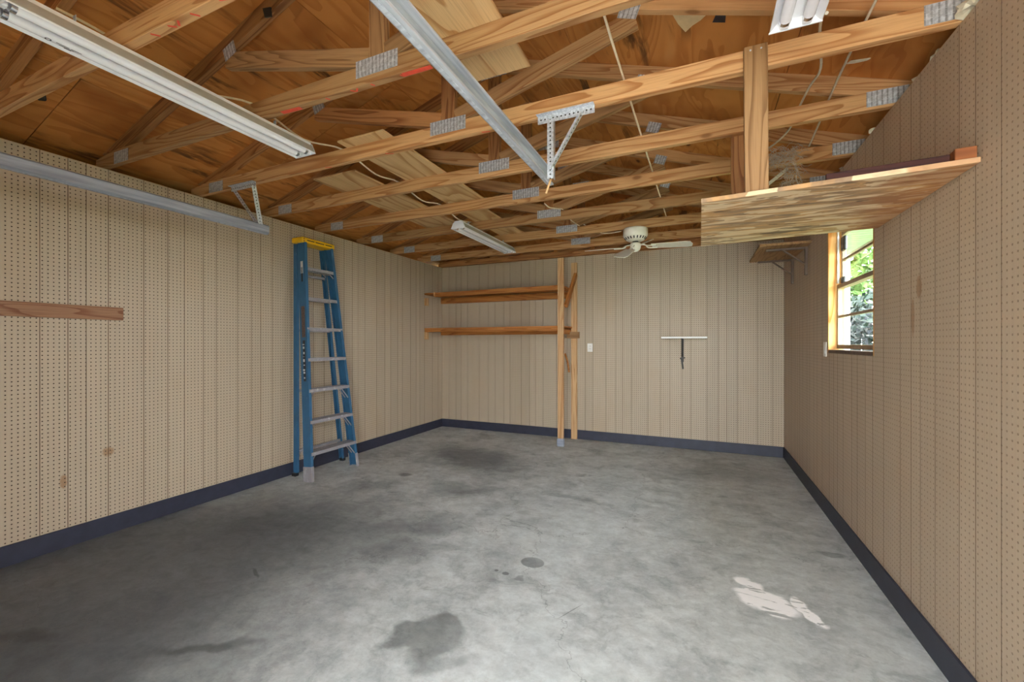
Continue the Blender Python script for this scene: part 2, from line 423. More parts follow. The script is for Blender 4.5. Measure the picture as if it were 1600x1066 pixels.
M['lamp_side'] = m_plain('dusty_lamp_side', srgb(172, 169, 160), 0.5, var=0.05)
M['tube'] = m_plain('fluorescent_tube', (0.84, 0.83, 0.88), 0.15, var=0.02)
M['fan_white'] = m_plain('fan_white', srgb(232, 228, 214), 0.4, var=0.04)
M['chrome'] = m_plain('chrome', (0.7, 0.7, 0.72), 0.2, 1.0)
M['black'] = m_plain('black_plastic', (0.015, 0.015, 0.015), 0.45)
M['dark_iron'] = m_plain('dark_iron', srgb(70, 66, 62), 0.5, 0.3)
M['brown_iron'] = m_plain('brown_bracket', srgb(98, 82, 70), 0.5, 0.2)
M['cable'] = m_plain('white_cable', srgb(224, 208, 180), 0.5)
M['cable_grey'] = m_plain('grey_cable', srgb(196, 186, 166), 0.5)
M['switch'] = m_plain('switch_plate', srgb(240, 238, 232), 0.35, var=0.02)
M['blue'] = m_scuffed('blue_fibreglass', srgb(50, 98, 132), srgb(110, 146, 170))
M['alu'] = m_scuffed('worn_aluminium', srgb(150, 146, 148), srgb(200, 198, 198), 0.55)
M['tread'] = m_scuffed('worn_tread', srgb(112, 106, 108), srgb(170, 166, 166), 0.6)
M['yellow'] = m_scuffed('yellow_plastic', srgb(240, 188, 26), srgb(214, 150, 20), 0.6)
M['label_white'] = m_plain('scuffed_label', srgb(210, 210, 210), 0.5, var=0.2, scale=80)
M['label_brown'] = m_plain('torn_label', srgb(92, 74, 66), 0.7, var=0.4, scale=60)
M['label_dark'] = m_plain('dark_label', srgb(34, 32, 40), 0.5)
M['red_mark'] = m_plain('red_crayon', srgb(226, 82, 58), 0.7)
M['paper'] = m_plain('torn_paper', srgb(222, 196, 150), 0.8, scale=14)
M['fluff'] = m_plain('insulation', srgb(214, 206, 184), 0.95, var=0.2)
M['web'] = m_plain('cobweb_string', srgb(176, 160, 142), 0.9, var=0.2)
M['win_frame'] = m_plain('tan_sash', srgb(168, 148, 122), 0.5)
M['win_white'] = m_plain('white_frame', srgb(226, 228, 230), 0.4)
M['sill'] = m_plain('brown_sill', srgb(98, 76, 64), 0.6, var=0.25)
M['soffit'] = m_plain('soffit_panel', srgb(168, 186, 176), 0.6, var=0.03)
M['fascia'] = m_plain('fascia_board', srgb(150, 132, 108), 0.6)
M['glass'] = m_glass('window_glass')
M['leaf'] = m_leaf('leaf_green', srgb(66, 96, 42), srgb(128, 156, 84))
M['leaf_dark'] = m_leaf('leaf_dark', srgb(20, 30, 28), srgb(40, 54, 46))
M['bark'] = m_plain('bark', srgb(90, 72, 56), 0.9, var=0.3)
M['fence'] = m_wood('fence_board', srgb(46, 50, 54), srgb(34, 38, 42), srgb(20, 22, 24), hue=0.2)
M['lawn'] = m_plain('lawn', srgb(82, 98, 54), 0.95, var=0.25, scale=6)
M['drive'] = m_plain('driveway_concrete', srgb(190, 186, 178), 0.9, var=0.05, scale=3)
M['render'] = m_plain('front_wall_board', srgb(200, 186, 160), 0.8)

# ------------------------------------------------------------------ object helpers
WM = {}
def link(name, data, mat=None, parent=None, mw=None):
    o = bpy.data.objects.new(name, data)
    COL.objects.link(o)
    if data is not None and mat is not None and not data.materials:
        data.materials.append(M[mat] if isinstance(mat, str) else mat)
    mw = mw or Matrix.Identity(4)
    WM[o] = mw
    if parent is not None:
        o.parent = parent
        o.matrix_basis = WM[parent].inverted() @ mw
    else:
        o.matrix_basis = mw
    return o
def tag(o, label=None, cat=None, group=None, kind=None):
    if label: o['label'] = label
    if cat: o['category'] = cat
    if group: o['group'] = group
    if kind: o['kind'] = kind
    return o
def empty(name, loc, label, cat, group=None):
    return tag(link(name, None, None, None, Matrix.Translation(loc)), label, cat, group)
def struct(o): o['kind'] = 'structure'; return o

def bm_mesh(bm, name, smooth=False):
    bmesh.ops.recalc_face_normals(bm, faces=bm.faces)
    me = bpy.data.meshes.new(name)
    bm.to_mesh(me)
    bm.free()
    if smooth:
        for p in me.polygons: p.use_smooth = True
    return me
def add_box(bm, x0, x1, y0, y1, z0, z1):
    v = [bm.verts.new((x, y, z)) for x in (x0, x1) for y in (y0, y1) for z in (z0, z1)]
    for f in ((0, 1, 3, 2), (4, 6, 7, 5), (0, 4, 5, 1), (2, 3, 7, 6), (0, 2, 6, 4), (1, 5, 7, 3)):
        bm.faces.new([v[i] for i in f])
    return v
def box(name, x0, x1, y0, y1, z0, z1, mat, parent=None, bevel=0.0):
    """world-axis box; its origin sits at its base centre"""
    cx, cy, cz = (x0 + x1) / 2, (y0 + y1) / 2, z0
    bm = bmesh.new()
    add_box(bm, x0 - cx, x1 - cx, y0 - cy, y1 - cy, 0, z1 - z0)
    if bevel: bmesh.ops.bevel(bm, geom=list(bm.edges), offset=bevel, segments=1, affect='EDGES')
    return link(name, bm_mesh(bm, name), mat, parent, Matrix.Translation((cx, cy, cz)))
def frame_from(p0, p1, up=(0, 0, 1)):
    p0, p1 = Vector(p0), Vector(p1)
    x = (p1 - p0).normalized()
    up = Vector(up)
    if abs(x.dot(up)) > 0.99: up = Vector((0, 1, 0))
    y = up.cross(x).normalized()
    z = x.cross(y)
    m = Matrix((x, y, z)).transposed().to_4x4()
    m.translation = (p0 + p1) / 2
    return m, (p1 - p0).length
BEAMS = {}
def beam(name, p0, p1, w, h, mat, parent=None, up=(0, 0, 1), bevel=0.002):
    """squared timber or bar from p0 to p1 (centre line); w across, h along 'up'; grain along local X"""
    m, L = frame_from(p0, p1, up)
    key = (round(L, 4), w, h, bevel, mat)
    me = BEAMS.get(key)
    if me is None:
        bm = bmesh.new()
        add_box(bm, -L / 2, L / 2, -w / 2, w / 2, -h / 2, h / 2)
        if bevel: bmesh.ops.bevel(bm, geom=list(bm.edges), offset=min(bevel, w / 4, h / 4), segments=1, affect='EDGES')
        me = bm_mesh(bm, name)
        BEAMS[key] = me
    return link(name, me, mat, parent, m)
def sweep(name, prof, p0, p1, mat, parent=None, up=(0, 0, 1)):
    """closed 2-D outline (y, z) drawn out from p0 to p1"""
    m, L = frame_from(p0, p1, up)
    bm = bmesh.new()
    a = [bm.verts.new((-L / 2, y, z)) for y, z in prof]
    b = [bm.verts.new((L / 2, y, z)) for y, z in prof]
    n = len(prof)
    for i in range(n): bm.faces.new((a[i], a[(i + 1) % n], b[(i + 1) % n], b[i]))
    bm.faces.new(a)
    bm.faces.new(b[::-1])
    return link(name, bm_mesh(bm, name), mat, parent, m)
def tube(name, pts, r, mat, parent=None, seg=8, smooth_path=True, origin=None):
    pts = [Vector(p) for p in pts]
    if smooth_path and len(pts) > 2:
        q = []
        for i in range(len(pts) - 1):
            a, b, c, d = pts[max(0, i - 1)], pts[i], pts[i + 1], pts[min(len(pts) - 1, i + 2)]
            for k in range(5):
                s = k / 5
                q.append(0.5 * ((2 * b) + (c - a) * s + (2 * a - 5 * b + 4 * c - d) * s * s + (3 * b - a - 3 * c + d) * s ** 3))
        q.append(pts[-1])
        pts = q
    o = Vector(origin) if origin else pts[0]
    bm = bmesh.new()
    rings = []
    for i, p in enumerate(pts):
        d = (pts[min(i + 1, len(pts) - 1)] - pts[max(i - 1, 0)]).normalized()
        u = d.cross(Vector((0, 0, 1)) if abs(d.z) < 0.95 else Vector((0, 1, 0))).normalized()
        v = d.cross(u)
        rings.append([bm.verts.new(p - o + r * (math.cos(2 * math.pi * k / seg) * u + math.sin(2 * math.pi * k / seg) * v)) for k in range(seg)])
    for a, b in zip(rings, rings[1:]):
        for k in range(seg): bm.faces.new((a[k], a[(k + 1) % seg], b[(k + 1) % seg], b[k]))
    bm.faces.new([bm.verts.new(v.co) for v in rings[0]])
    bm.faces.new([bm.verts.new(v.co) for v in rings[-1][::-1]])
    return link(name, bm_mesh(bm, name, True), mat, parent, Matrix.Translation(o))
def lathe(name, prof, loc, mat, parent=None, seg=32):
    bm = bmesh.new()
    rings = []
    for r, z in prof:
        rings.append([bm.verts.new((r * math.cos(2 * math.pi * k / seg), r * math.sin(2 * math.pi * k / seg), z)) for k in range(seg)] if r > 1e-5 else [bm.verts.new((0, 0, z))])
    for a, b in zip(rings, rings[1:]):
        for k in range(seg):
            f = [a[k % len(a)], a[(k + 1) % len(a)], b[(k + 1) % len(b)], b[k % len(b)]]
            f = list(dict.fromkeys(f))
            if len(f) > 2: bm.faces.new(f)
    return link(name, bm_mesh(bm, name, True), mat, parent, Matrix.Translation(loc))
def poly_prism(name, pts, thick, axis, loc, mat, parent=None):
    """flat outline given as world points, thickened along the axis vector"""
    bm = bmesh.new()
    o = Vector(loc)
    ax = Vector(axis) * thick
    a = [bm.verts.new(Vector(p) - o) for p in pts]
    b = [bm.verts.new(Vector(p) - o + ax) for p in pts]
    n = len(pts)
    bm.faces.new(a)
    bm.faces.new(b[::-1])
    for i in range(n): bm.faces.new((a[i], b[i], b[(i + 1) % n], a[(i + 1) % n]))
    return link(name, bm_mesh(bm, name), mat, parent, Matrix.Translation(o))

# ------------------------------------------------------------------ the shell
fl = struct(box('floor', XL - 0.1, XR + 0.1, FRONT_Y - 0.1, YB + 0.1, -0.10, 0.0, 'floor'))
gr = struct(box('ground', -30, 30, -30, 40, -0.30, -0.13, 'lawn'))
struct(box('pavement', -5, 2.2, -9, FRONT_Y - 0.1, -0.14, -0.03, 'drive'))

PAT = [5, 3.5, 4.5, 8, 6, 4.5, 5.5, 4, 7]
def grooves(start, lo, hi):
    """groove positions of the repeating 48-inch random-plank pattern between lo and hi"""
    out = []
    g = start - 48 * INCH * math.ceil((start - lo) / (48 * INCH) + 1)
    while g < hi + 1.3:
        for w in PAT:
            if lo < g < hi: out.append(g)
            g += w * INCH
    return [lo] + out + [hi]
GAP, PT = 0.0032, 0.006
WALL_TOP = 2.49
def plank(x0, x1, y0, y1, z0, z1, mat, parent, axis):
    o = box('plank', x0, x1, y0, y1, z0, z1, mat, parent)
    o.data.materials.append(M['backing'])
    for p in o.data.polygons:
        if abs(p.normal[axis]) > 0.5: p.material_index = 1

wl = struct(box('wall_left', XL - 0.10, XL - PT, FRONT_Y, YB + 0.1, 0, WALL_TOP, 'backing'))
gs = grooves(1.214, FRONT_Y, YB)
for a, b in zip(gs, gs[1:]):
    plank(XL - PT, XL, a + GAP / 2, b - GAP / 2, 0.0, WALL_TOP, 'peg_left', wl, 1)
wb = struct(box('wall_back', XL - 0.1, XR + 0.1, YB + PT, YB + 0.1, 0, WALL_TOP, 'backing'))
gs = grooves(0.088, XL, XR)
for a, b in zip(gs, gs[1:]):
    plank(a + GAP / 2, b - GAP / 2, YB, YB + PT, 0.0, WALL_TOP, 'peg_back', wb, 0)
WY0, WY1, WZ0, WZ1 = 2.963, 3.897, 1.23, 2.15
wr = struct(link('wall_right', None, None, None, Matrix.Translation((XR + 0.05, 3, 0))))
for (a, b, c, d) in ((FRONT_Y, WY0, 0, WALL_TOP), (WY1, YB + 0.1, 0, WALL_TOP), (WY0, WY1, 0, WZ0), (WY0, WY1, WZ1, WALL_TOP)):
    box('wall_board', XR + PT, XR + 0.10, a, b, c, d, 'backing', wr)
gs = grooves(2.301, FRONT_Y, YB)
for a, b in zip(gs, gs[1:]):
    segs = [(a, b, 0.0, WALL_TOP)]
    if b > WY0 and a < WY1:
        segs = []
        if a < WY0: segs.append((a, WY0 + GAP, 0.0, WALL_TOP))
        if b > WY1: segs.append((WY1 - GAP, b, 0.0, WALL_TOP))
        m0, m1 = max(a, WY0), min(b, WY1)
        segs += [(m0, m1, 0.0, WZ0), (m0, m1, WZ1, WALL_TOP)]
    for (s0, s1, z0, z1) in segs:
        if s1 - s0 > 0.008: plank(XR, XR + PT, s0 + GAP / 2, s1 - GAP / 2, z0, z1, 'peg_right', wr, 1)

# front wall behind the viewer, with the open bay
wf = struct(link('wall_front', None, None, None, Matrix.Translation((RC, FRONT_Y, 0))))
box('wall_board', XL - 0.1, DOOR_X0, FRONT_Y - 0.1, FRONT_Y, 0, WALL_TOP, 'render', wf)
box('wall_board', DOOR_X1, XR + 0.1, FRONT_Y - 0.1, FRONT_Y, 0, WALL_TOP, 'render', wf)
box('header', DOOR_X0, DOOR_X1, FRONT_Y - 0.1, FRONT_Y, DOOR_H, WALL_TOP, 'render', wf)
def gable(name, y, mat, parent):
    pts = [(XL - 0.1, y, WALL_TOP), (XR + 0.1, y, WALL_TOP), (XR + 0.1, y, deck_z(XR + 0.1)), (RC, y, DECK), (XL - 0.1, y, deck_z(XL - 0.1))]
    return poly_prism(name, pts, 0.02, (0, 1, 0), pts[0], mat, parent)
gable('gable_board', FRONT_Y - 0.06, 'render', wf)
gable('gable_board', YB + 0.05, 'deck', wb)

# added door leaf, out of view: cuts daylight on the left wall and floor
d1 = struct(box('added_shade_leaf', DOOR_X0 - 0.02, DOOR_X0 + 0.02, FRONT_Y - 1.55, FRONT_Y - 0.11, 0.01, DOOR_H - 0.01, 'render', None, 0.003))
box('added_leaf_handle', DOOR_X0 + 0.02, DOOR_X0 + 0.07, FRONT_Y - 1.50, FRONT_Y - 1.44, 0.98, 1.04, 'chrome', d1, 0.008)

# skirting
for nm, a in (('baseboard_left', (XL, XL + 0.012, FRONT_Y, YB)), ('baseboard_back', (XL + 0.012, XR - 0.012, YB - 0.012, YB)), ('baseboard_right', (XR - 0.012, XR, FRONT_Y, YB))):
    struct(box(nm, a[0], a[1], a[2], a[3], 0.0, 0.122, 'base', None, 0.002))
# timber plate along the top of the back wall
struct(beam('trim_1', (XL, YB - 0.03, 2.528), (XR, YB - 0.03, 2.528), 0.06, 0.075, 'pine_dark'))
for k in range(9):
    x = XL + 0.35 + k * 0.52
    beam('blocking', (x, YB - 0.02, 2.565), (x + 0.45, YB - 0.02, 2.615), 0.05, 0.05, 'pine_dark', wb)

# roof: covering slab with separate plywood sheets under it
EAVE_L, EAVE_R = -4.30, 1.60
RY0, RY1 = FRONT_Y - 0.5, YB + 0.5
ce = struct(link('ceiling', None, None, None, Matrix.Translation((RC, 2.5, DECK))))
SHT = 0.012
for s, ex in ((-1, EAVE_L), (1, EAVE_R)):
    pts = [(RC, RY0, DECK + 0.02), (RC, RY0, DECK + 0.06), (ex, RY0, deck_z(ex) + 0.06), (ex, RY0, deck_z(ex) + 0.02)]
    poly_prism('roof_cover', pts, RY1 - RY0, (0, 1, 0), pts[0], 'roof', ce)
    cs = 1 / math.sqrt(1 + RS * RS)
    row = 0
    x = ex
    while abs(x - RC) > 0.01:
        x2 = x - s * 1.22 * cs
        if (x2 - RC) * s < 0: x2 = RC
        y = RY0 - (1.22 if row % 2 else 0.0) + (0.35 if s > 0 else 0.0)
        while y < RY1:
            a, b = max(y, RY0), min(y + 2.44, RY1)
            if b - a > 0.05:
                g = 0.002
                xa, xb = x - s * g, x2 + s * g
                pts = [(xa, a + g, deck_z(xa)), (xb, a + g, deck_z(xb)), (xb, b - g, deck_z(xb)), (xa, b - g, deck_z(xa))]
                poly_prism('sheathing_panel', pts, SHT, (0, 0, 1), pts[0], 'deck', ce)
            y += 2.44
        x = x2
        row += 1
# eaves: fascia boards, soffit panels
SOFF = 2.335
struct(box('trim_2', EAVE_R - 0.02, EAVE_R, RY0, RY1, SOFF - 0.02, deck_z(EAVE_R) + 0.02, 'fascia'))
struct(box('trim_3', EAVE_L, EAVE_L + 0.02, RY0, RY1, SOFF - 0.02, deck_z(EAVE_L) + 0.02, 'fascia'))
sr = struct(box('trim_4', XR + 0.1, EAVE_R - 0.02, RY0, RY1, SOFF + 0.012, SOFF + 0.02, 'soffit'))
y = 2.2
while y < RY1 - 0.11:
    box('soffit_slat', XR + 0.1, EAVE_R - 0.02, y, y + 0.088, SOFF, SOFF + 0.011, 'soffit', sr)
    y += 0.1
struct(box('trim_5', EAVE_L + 0.02, XL - 0.1, RY0, RY1, SOFF, SOFF + 0.02, 'soffit'))
struct(beam('trim_6', (XL - 0.05, FRONT_Y, WALL_TOP + 0.002), (XL - 0.05, YB, WALL_TOP + 0.002), 0.09, 0.004, 'pine_dark'))

# ------------------------------------------------------------------ window in the right wall
w = struct(link('window_1', None, None, None, Matrix.Translation((XR + 0.06, (WY0 + WY1) / 2, WZ0))))
JX = XR + 0.10
for yy in (WY0 + 0.01, WY1 - 0.01):
    beam('window_jamb', (JX - 0.05, yy, WZ0), (JX - 0.05, yy, WZ1), 0.02, 0.10, 'jamb', w, (1, 0, 0))
beam('window_head', (JX - 0.05, WY0, WZ1 - 0.01), (JX - 0.05, WY1, WZ1 - 0.01), 0.10, 0.02, 'jamb', w)
beam('window_sill', (JX - 0.05, WY0 + 0.02, WZ0 + 0.012), (JX - 0.05, WY1 - 0.02, WZ0 + 0.012), 0.10, 0.024, 'sill', w)
FY0, FY1 = WY0 + 0.02, WY1 - 0.02
ZB, ZM, ZT = 1.262, 1.706, WZ1 - 0.02
def sash(x, z0, z1, mat):
    s = link('sash', None, None, w, Matrix.Translation((x, (FY0 + FY1) / 2, z0)))
    fw = 0.03
    for yy in (FY0 + 0.012, FY1 - 0.012): beam('stile', (x, yy, z0), (x, yy, z1), 0.024, 0.022, mat, s)
    beam('rail', (x, FY0, z0 + fw / 2), (x, FY1, z0 + fw / 2), 0.024, fw, mat, s)
    beam('rail', (x, FY0, z1 - fw / 2), (x, FY1, z1 - fw / 2), 0.024, fw, mat, s)
    zm = (z0 + z1) / 2
    beam('muntin', (x, FY0, zm), (x, FY1, zm), 0.02, 0.018, mat, s)
    for (a, b) in ((z0 + fw, zm - 0.009), (zm + 0.009, z1 - fw)):
        box('pane', x - 0.002, x + 0.002, FY0 + 0.02, FY1 - 0.02, a, b, 'glass', s)
    return s
sash(JX - 0.035, ZB, ZM + 0.03, 'win_frame')
sash(JX - 0.008, ZM, ZT, 'win_frame')
for (x, y) in ((JX - 0.03, FY1 - 0.006), (JX - 0.03, FY0 + 0.006)):
    beam('side_channel', (x - 0.012, y, ZM + 0.04), (x - 0.012, y, ZT), 0.012, 0.02, 'win_white', w)
box('sash_latch', JX - 0.03, JX - 0.01, FY1 - 0.10, FY1 - 0.025, 1.98, 2.085, 'black', w, 0.006)
box('sash_latch', JX - 0.03, JX - 0.01, FY1 - 0.075, FY1 - 0.02, 1.745, 1.79, 'black', w, 0.006)

# ------------------------------------------------------------------ roof trusses
TLAB = ['nearest roof truss, cut off by the upper picture corner, red crayon marks under its chord',
        'roof truss with many red crayon marks under its bottom chord beside the long shop light',
        'roof truss carrying the perforated steel hanger and the tall grey hanging post',
        'roof truss just behind the one carrying the perforated steel hanger',
        'roof truss with grey cobweb string hanging from its chord above the plywood shelf',
        'roof truss over the middle of the far shop light, before the ceiling fan',
        'roof truss the white ceiling fan is mounted under',
        'last roof truss, closest to the back wall']
def plate(p, w_, h_, ang, parent, y):
    bm = bmesh.new()
    add_box(bm, -w_ / 2, w_ / 2, -0.0015, 0.0, -h_ / 2, h_ / 2)
    return link('connector_plate', bm_mesh(bm, 'connector_plate'), 'plate', parent, Matrix.Translation((p[0], y, p[1])) @ Matrix.Rotation(-ang, 4, 'Y'))
def clipped(name, pts, y, mat, parent, ang):
    """a truss member outlined in the truss plane (x, z), CT thick, grain along its length"""
    o = Vector((sum(p[0] for p in pts) / len(pts), y + CT / 2, sum(p[1] for p in pts) / len(pts)))
    mw = Matrix.Translation(o) @ Matrix.Rotation(-ang, 4, 'Y')
    inv = mw.inverted()
    bm = bmesh.new()
    a = [bm.verts.new(inv @ Vector((p[0], y, p[1]))) for p in pts]
    b = [bm.verts.new(inv @ Vector((p[0], y + CT, p[1]))) for p in pts]
    n = len(pts)
    bm.faces.new(a)
    bm.faces.new(b[::-1])
    for i in range(n): bm.faces.new((a[i], b[i], b[(i + 1) % n], a[(i + 1) % n]))
    bmesh.ops.bevel(bm, geom=list(bm.edges), offset=0.002, segments=1, affect='EDGES')
    return link(name, bm_mesh(bm, name), mat, parent, mw)
sl = math.atan(RS)
CV = CH * math.sqrt(1 + RS * RS)
TR = []
for k, y in enumerate(TY):
    t = empty('roof_truss', (RC, y + CT / 2, CB), TLAB[k], 'truss', 'pine roof trusses')
    TR.append(t)
    lum = 'pine' if k else 'pine'
    x0, x1 = XL - 0.09, XR + 0.09
    zt = CB + CH
    xl, xr = RC - (RZ + CV - zt) / RS, RC + (RZ + CV - zt) / RS
    ch = clipped('bottom_chord', [(x0, CB), (x1, CB), (x1, min(zt, rafter_z(x1) + CV)), (x1 - 0.16, zt), (x0 + 0.22, zt), (x0, min(zt, rafter_z(x0) + CV))], y, lum, t, 0.0)
    for s, ex, wx in ((-1, EAVE_L + 0.03, XL), (1, EAVE_R - 0.03, XR)):
        # rafter: from the heel (resting on the bottom chord) to the ridge; its tail beyond the wall
        xh = RC + s * (RZ - zt) / RS
        pts = [(RC, RZ), (xh, zt), (wx + s * 0.09, zt + 0.0005), (wx + s * 0.09, rafter_z(wx + s * 0.09) + CV), (RC, RZ + CV)]
        if rafter_z(wx + s * 0.09) + CV < zt + 0.01:
            pts = [(RC, RZ), (xh, zt), (RC + s * (RZ + CV - zt) / RS, zt + 0.0005), (RC, RZ + CV)]
        clipped('top_chord', pts, y, 'pine_dark' if s < 0 else lum, t, s * -sl)
        xw = RC + s * 1.03
        a = math.atan2(rafter_z(xw) - 0.02 - (zt + 0.045), xw - (RC + s * 0.10))
        p0 = Vector((RC + s * 0.05, y + CT / 2, zt + 0.045 - 0.05 * abs(math.tan(a))))
        p1 = Vector((xw + s * 0.03, y + CT / 2, rafter_z(xw) - 0.045))
        wbm = 'pine_dark' if k == 2 and s < 0 else ('pine_grey' if (k + (s > 0)) % 3 else 'pine')
        web = beam('web', p0 + Vector((s * 0.0, 0, 0.0)), p1, CT, CH * 0.97, wbm, t, (0, 0, 1))
        plate((xw, rafter_z(xw) - 0.005), 0.095, 0.075, s * -0.35, t, y - 0.0005)
        plate((XR - 0.02, CB + 0.052) if s > 0 else (XL + 0.23, CB + 0.036), 0.17, 0.078, 0.0, t, y - 0.0005)
    beam('king_post', (RC, y + CT / 2, zt), (RC, y + CT / 2, RZ), CT, CH, 'pine_grey' if k == 1 else 'pine_dark', t, (1, 0, 0))
    plate((RC, CB + 0.075), 0.24, 0.078, 0.0, t, y - 0.0005)
    plate((RC, RZ + 0.0), 0.20, 0.10, 0.0, t, y - 0.0005)
    if k in (0, 1, 2):
        marks = {0: [(-1.925, 0.05, 0.9), (-1.815, 0.04, 0.7), (-1.775, 0.04, -0.7), (-1.675, 0.05, 0.9), (-1.50, 0.06, 0.3)],
                 1: [(-1.91, 0.13, 0.06), (-1.658, 0.045, 1.1), (-1.495, 0.04, 0.8), (-1.472, 0.04, -0.8), (-1.378, 0.045, 1.1), (-1.21, 0.045, 1.1), (-1.13, 0.15, 0.03)],
                 2: [(-1.78, 0.06, 0.5), (-1.10, 0.05, 0.3), (-2.3, 0.05, 0.3)]}[k]
        for (mx, ml, ma) in marks:
            bm = bmesh.new()
            hy = 0.012 if abs(ma) < 0.2 else 0.004
            add_box(bm, -ml / 2 * max(0.35, math.cos(ma)), ml / 2 * max(0.35, math.cos(ma)), -hy, hy, -0.0006, 0.0)
            link('red_mark', bm_mesh(bm, 'red_mark'), 'red_mark', ch, Matrix.Translation((mx, y + CT / 2, CB)) @ Matrix.Rotation(ma * 0.9, 4, 'Z'))

# ------------------------------------------------------------------ fluorescent shop lights
def shop_light(x, y0, y1, z, label, label_side=0):
    t = empty('shop_light', (x, (y0 + y1) / 2, z), label, 'light', 'fluorescent shop lights')
    # folded sheet-metal reflector pan
    prof = [(-0.078, 0.0), (-0.076, -0.003), (-0.050, 0.030), (0.050, 0.030), (0.076, -0.003), (0.078, 0.0), (0.056, 0.036), (0.046, 0.036), (0.040, 0.068), (-0.040, 0.068), (-0.046, 0.036), (-0.056, 0.036)]
    sweep('reflector', prof, (x, y0, z), (x, y1, z), 'white_enamel', t)
    for s in (-1, 1):
        beam('pan_side', (x + s * 0.0655, y0 + 0.004, z + 0.024), (x + s * 0.0655, y1 - 0.004, z + 0.024), 0.003, 0.046, 'lamp_side', t, (-s * 0.5, 0, 1))
        tb = tube('tube', [(x + s * 0.034, y0 + 0.03, z + 0.010), (x + s * 0.034, y1 - 0.03, z + 0.010)], 0.018, 'tube', t, 16, False)
        for yy in (y0 + 0.03, y1 - 0.03):
            d = 0.012 if yy < (y0 + y1) / 2 else -0.012
            tube('end_cap', [(x + s * 0.034, yy - d * 0.2, z + 0.010), (x + s * 0.034, yy + d, z + 0.010)], 0.0186, 'chrome', tb, 16, False)
    for yy, d in ((y0, 1), (y1, -1)):
        pts = [(x - 0.08, yy, z - 0.004), (x + 0.08, yy, z - 0.004), (x + 0.052, yy, z + 0.056), (x - 0.052, yy, z + 0.056)]
        e = poly_prism('end_plate', pts, 0.006 * d, (0, 1, 0), pts[0], 'white_enamel', t)
        for s in (-1, 1):
            box('lamp_holder', x + s * 0.034 - 0.014, x + s * 0.034 + 0.014, min(yy + d * 0.006, yy + d * 0.022), max(yy + d * 0.006, yy + d * 0.022), z - 0.004, z + 0.032, 'white_enamel', t, 0.003)
    for yy in (y0 + 0.2, y1 - 0.2):
        box('hanger_strap', x - 0.01, x + 0.01, yy - 0.001, yy + 0.001, z + 0.068, CB + 0.02, 'galv', t)
    if label_side:
        yy = y0 + 0.14
        bm = bmesh.new()
        bmesh.ops.create_circle(bm, cap_ends=False, radius=0.009, segments=16)
        ed = list(bm.edges)
        r = bmesh.ops.extrude_edge_only(bm, edges=ed)
        for v in [g for g in r['geom'] if isinstance(g, bmesh.types.BMVert)]: v.co *= 0.6
        link('printed_ring', bm_mesh(bm, 'printed_ring'), 'label_dark', t, Matrix.Translation((x - 0.03, yy, z - 0.0085)))
        for k, (a, b, u) in enumerate(((0.02, 0.055, 0.004), (0.06, 0.09, 0.004), (0.03, 0.07, -0.004), (0.045, 0.065, -0.010))):
            box('printed_line', x - 0.03 + u - 0.0015, x - 0.03 + u + 0.0015, yy + a, yy + b, z - 0.0088, z - 0.0084, 'label_dark', t)
    return t
shop_light(-2.115, 0.585, 1.795, 2.405, 'long white two-tube shop light hanging at upper left under the first trusses', 1)
shop_light(-2.105, 3.50, 4.72, 2.405, 'white two-tube shop light far back under the trusses above the blue ladder side')
shop_light(0.307, 0.54, 1.755, 2.405, 'white two-tube shop light at the top edge, above the hanging post')

# ------------------------------------------------------------------ garage door tracks
def track(x, y0, y1, z, mat, label, side):
    t = empty('door_track', (x, y1, z), label, 'door track', 'overhead door tracks')
    s = side
    pr = [(-0.022, -0.036), (0.010, -0.036), (0.022, -0.026), (0.022, 0.026), (0.010, 0.036), (-0.022, 0.036), (-0.022, 0.028), (-0.018, 0.028), (-0.018, 0.033), (0.009, 0.033),
          (0.018, 0.024), (0.018, -0.024), (0.009, -0.033), (-0.018, -0.033), (-0.018, -0.028), (-0.022, -0.028)]
    pr = [(a * s, b) for a, b in pr]
    if s < 0: pr = pr[::-1]
    sweep('rail', pr, (x, y0, z), (x, y1, z), mat, t)
    box('rail_rib', x - 0.006, x + 0.006, y0, y1, z - 0.0385, z - 0.036, mat, t)
    return t
def angle_bar(name, p0, p1, up, mat, parent, w_=0.032):
    pr = [(-0.0015, -w_ / 2), (0.0015, -w_ / 2), (0.0015, w_ / 2 - 0.003), (w_ * 0.8, w_ / 2 - 0.003), (w_ * 0.8, w_ / 2), (-0.0015, w_ / 2)]
    return sweep(name, pr, p0, p1, mat, parent, up)
tr = track(-0.745, -0.55, 2.205, 2.20, 'galv', 'shiny galvanised door track running up to the perforated steel hanger', 1)
h = link('track_hanger', None, None, tr, Matrix.Translation((-0.70, 2.10, 2.3)))
angle_bar('perforated_bar', (-0.475, 2.098, 2.470), (-0.775, 2.098, 2.470), (0, 0, 1), 'perf', h, 0.040)
angle_bar('perforated_bar', (-0.705, 2.094, 2.465), (-0.705, 2.094, 2.155), (1, 0, 0), 'perf', h, 0.034)
angle_bar('perforated_bar', (-0.53, 2.090, 2.468), (-0.70, 2.090, 2.20), (1, 0, 0.6), 'perf', h, 0.030)
for p in ((-0.705, 2.088, 2.468), (-0.535, 2.086, 2.462), (-0.70, 2.086, 2.215)):
    tube('bolt', [p, (p[0], p[1] - 0.007, p[2])], 0.009, 'galv', h, 6, False)
beam('hanging_strip', (-0.705, 2.11, 2.165), (-0.745, 2.14, 2.10), 0.012, 0.004, 'pine_pale', h)
tl = track(-3.10, -0.55, 2.275, 2.192, 'galv_dark', 'dull grey door track beside the pegboard wall with a triangular hanger', -1)
h = link('track_hanger', None, None, tl, Matrix.Translation((-3.1, 2.15, 2.3)))
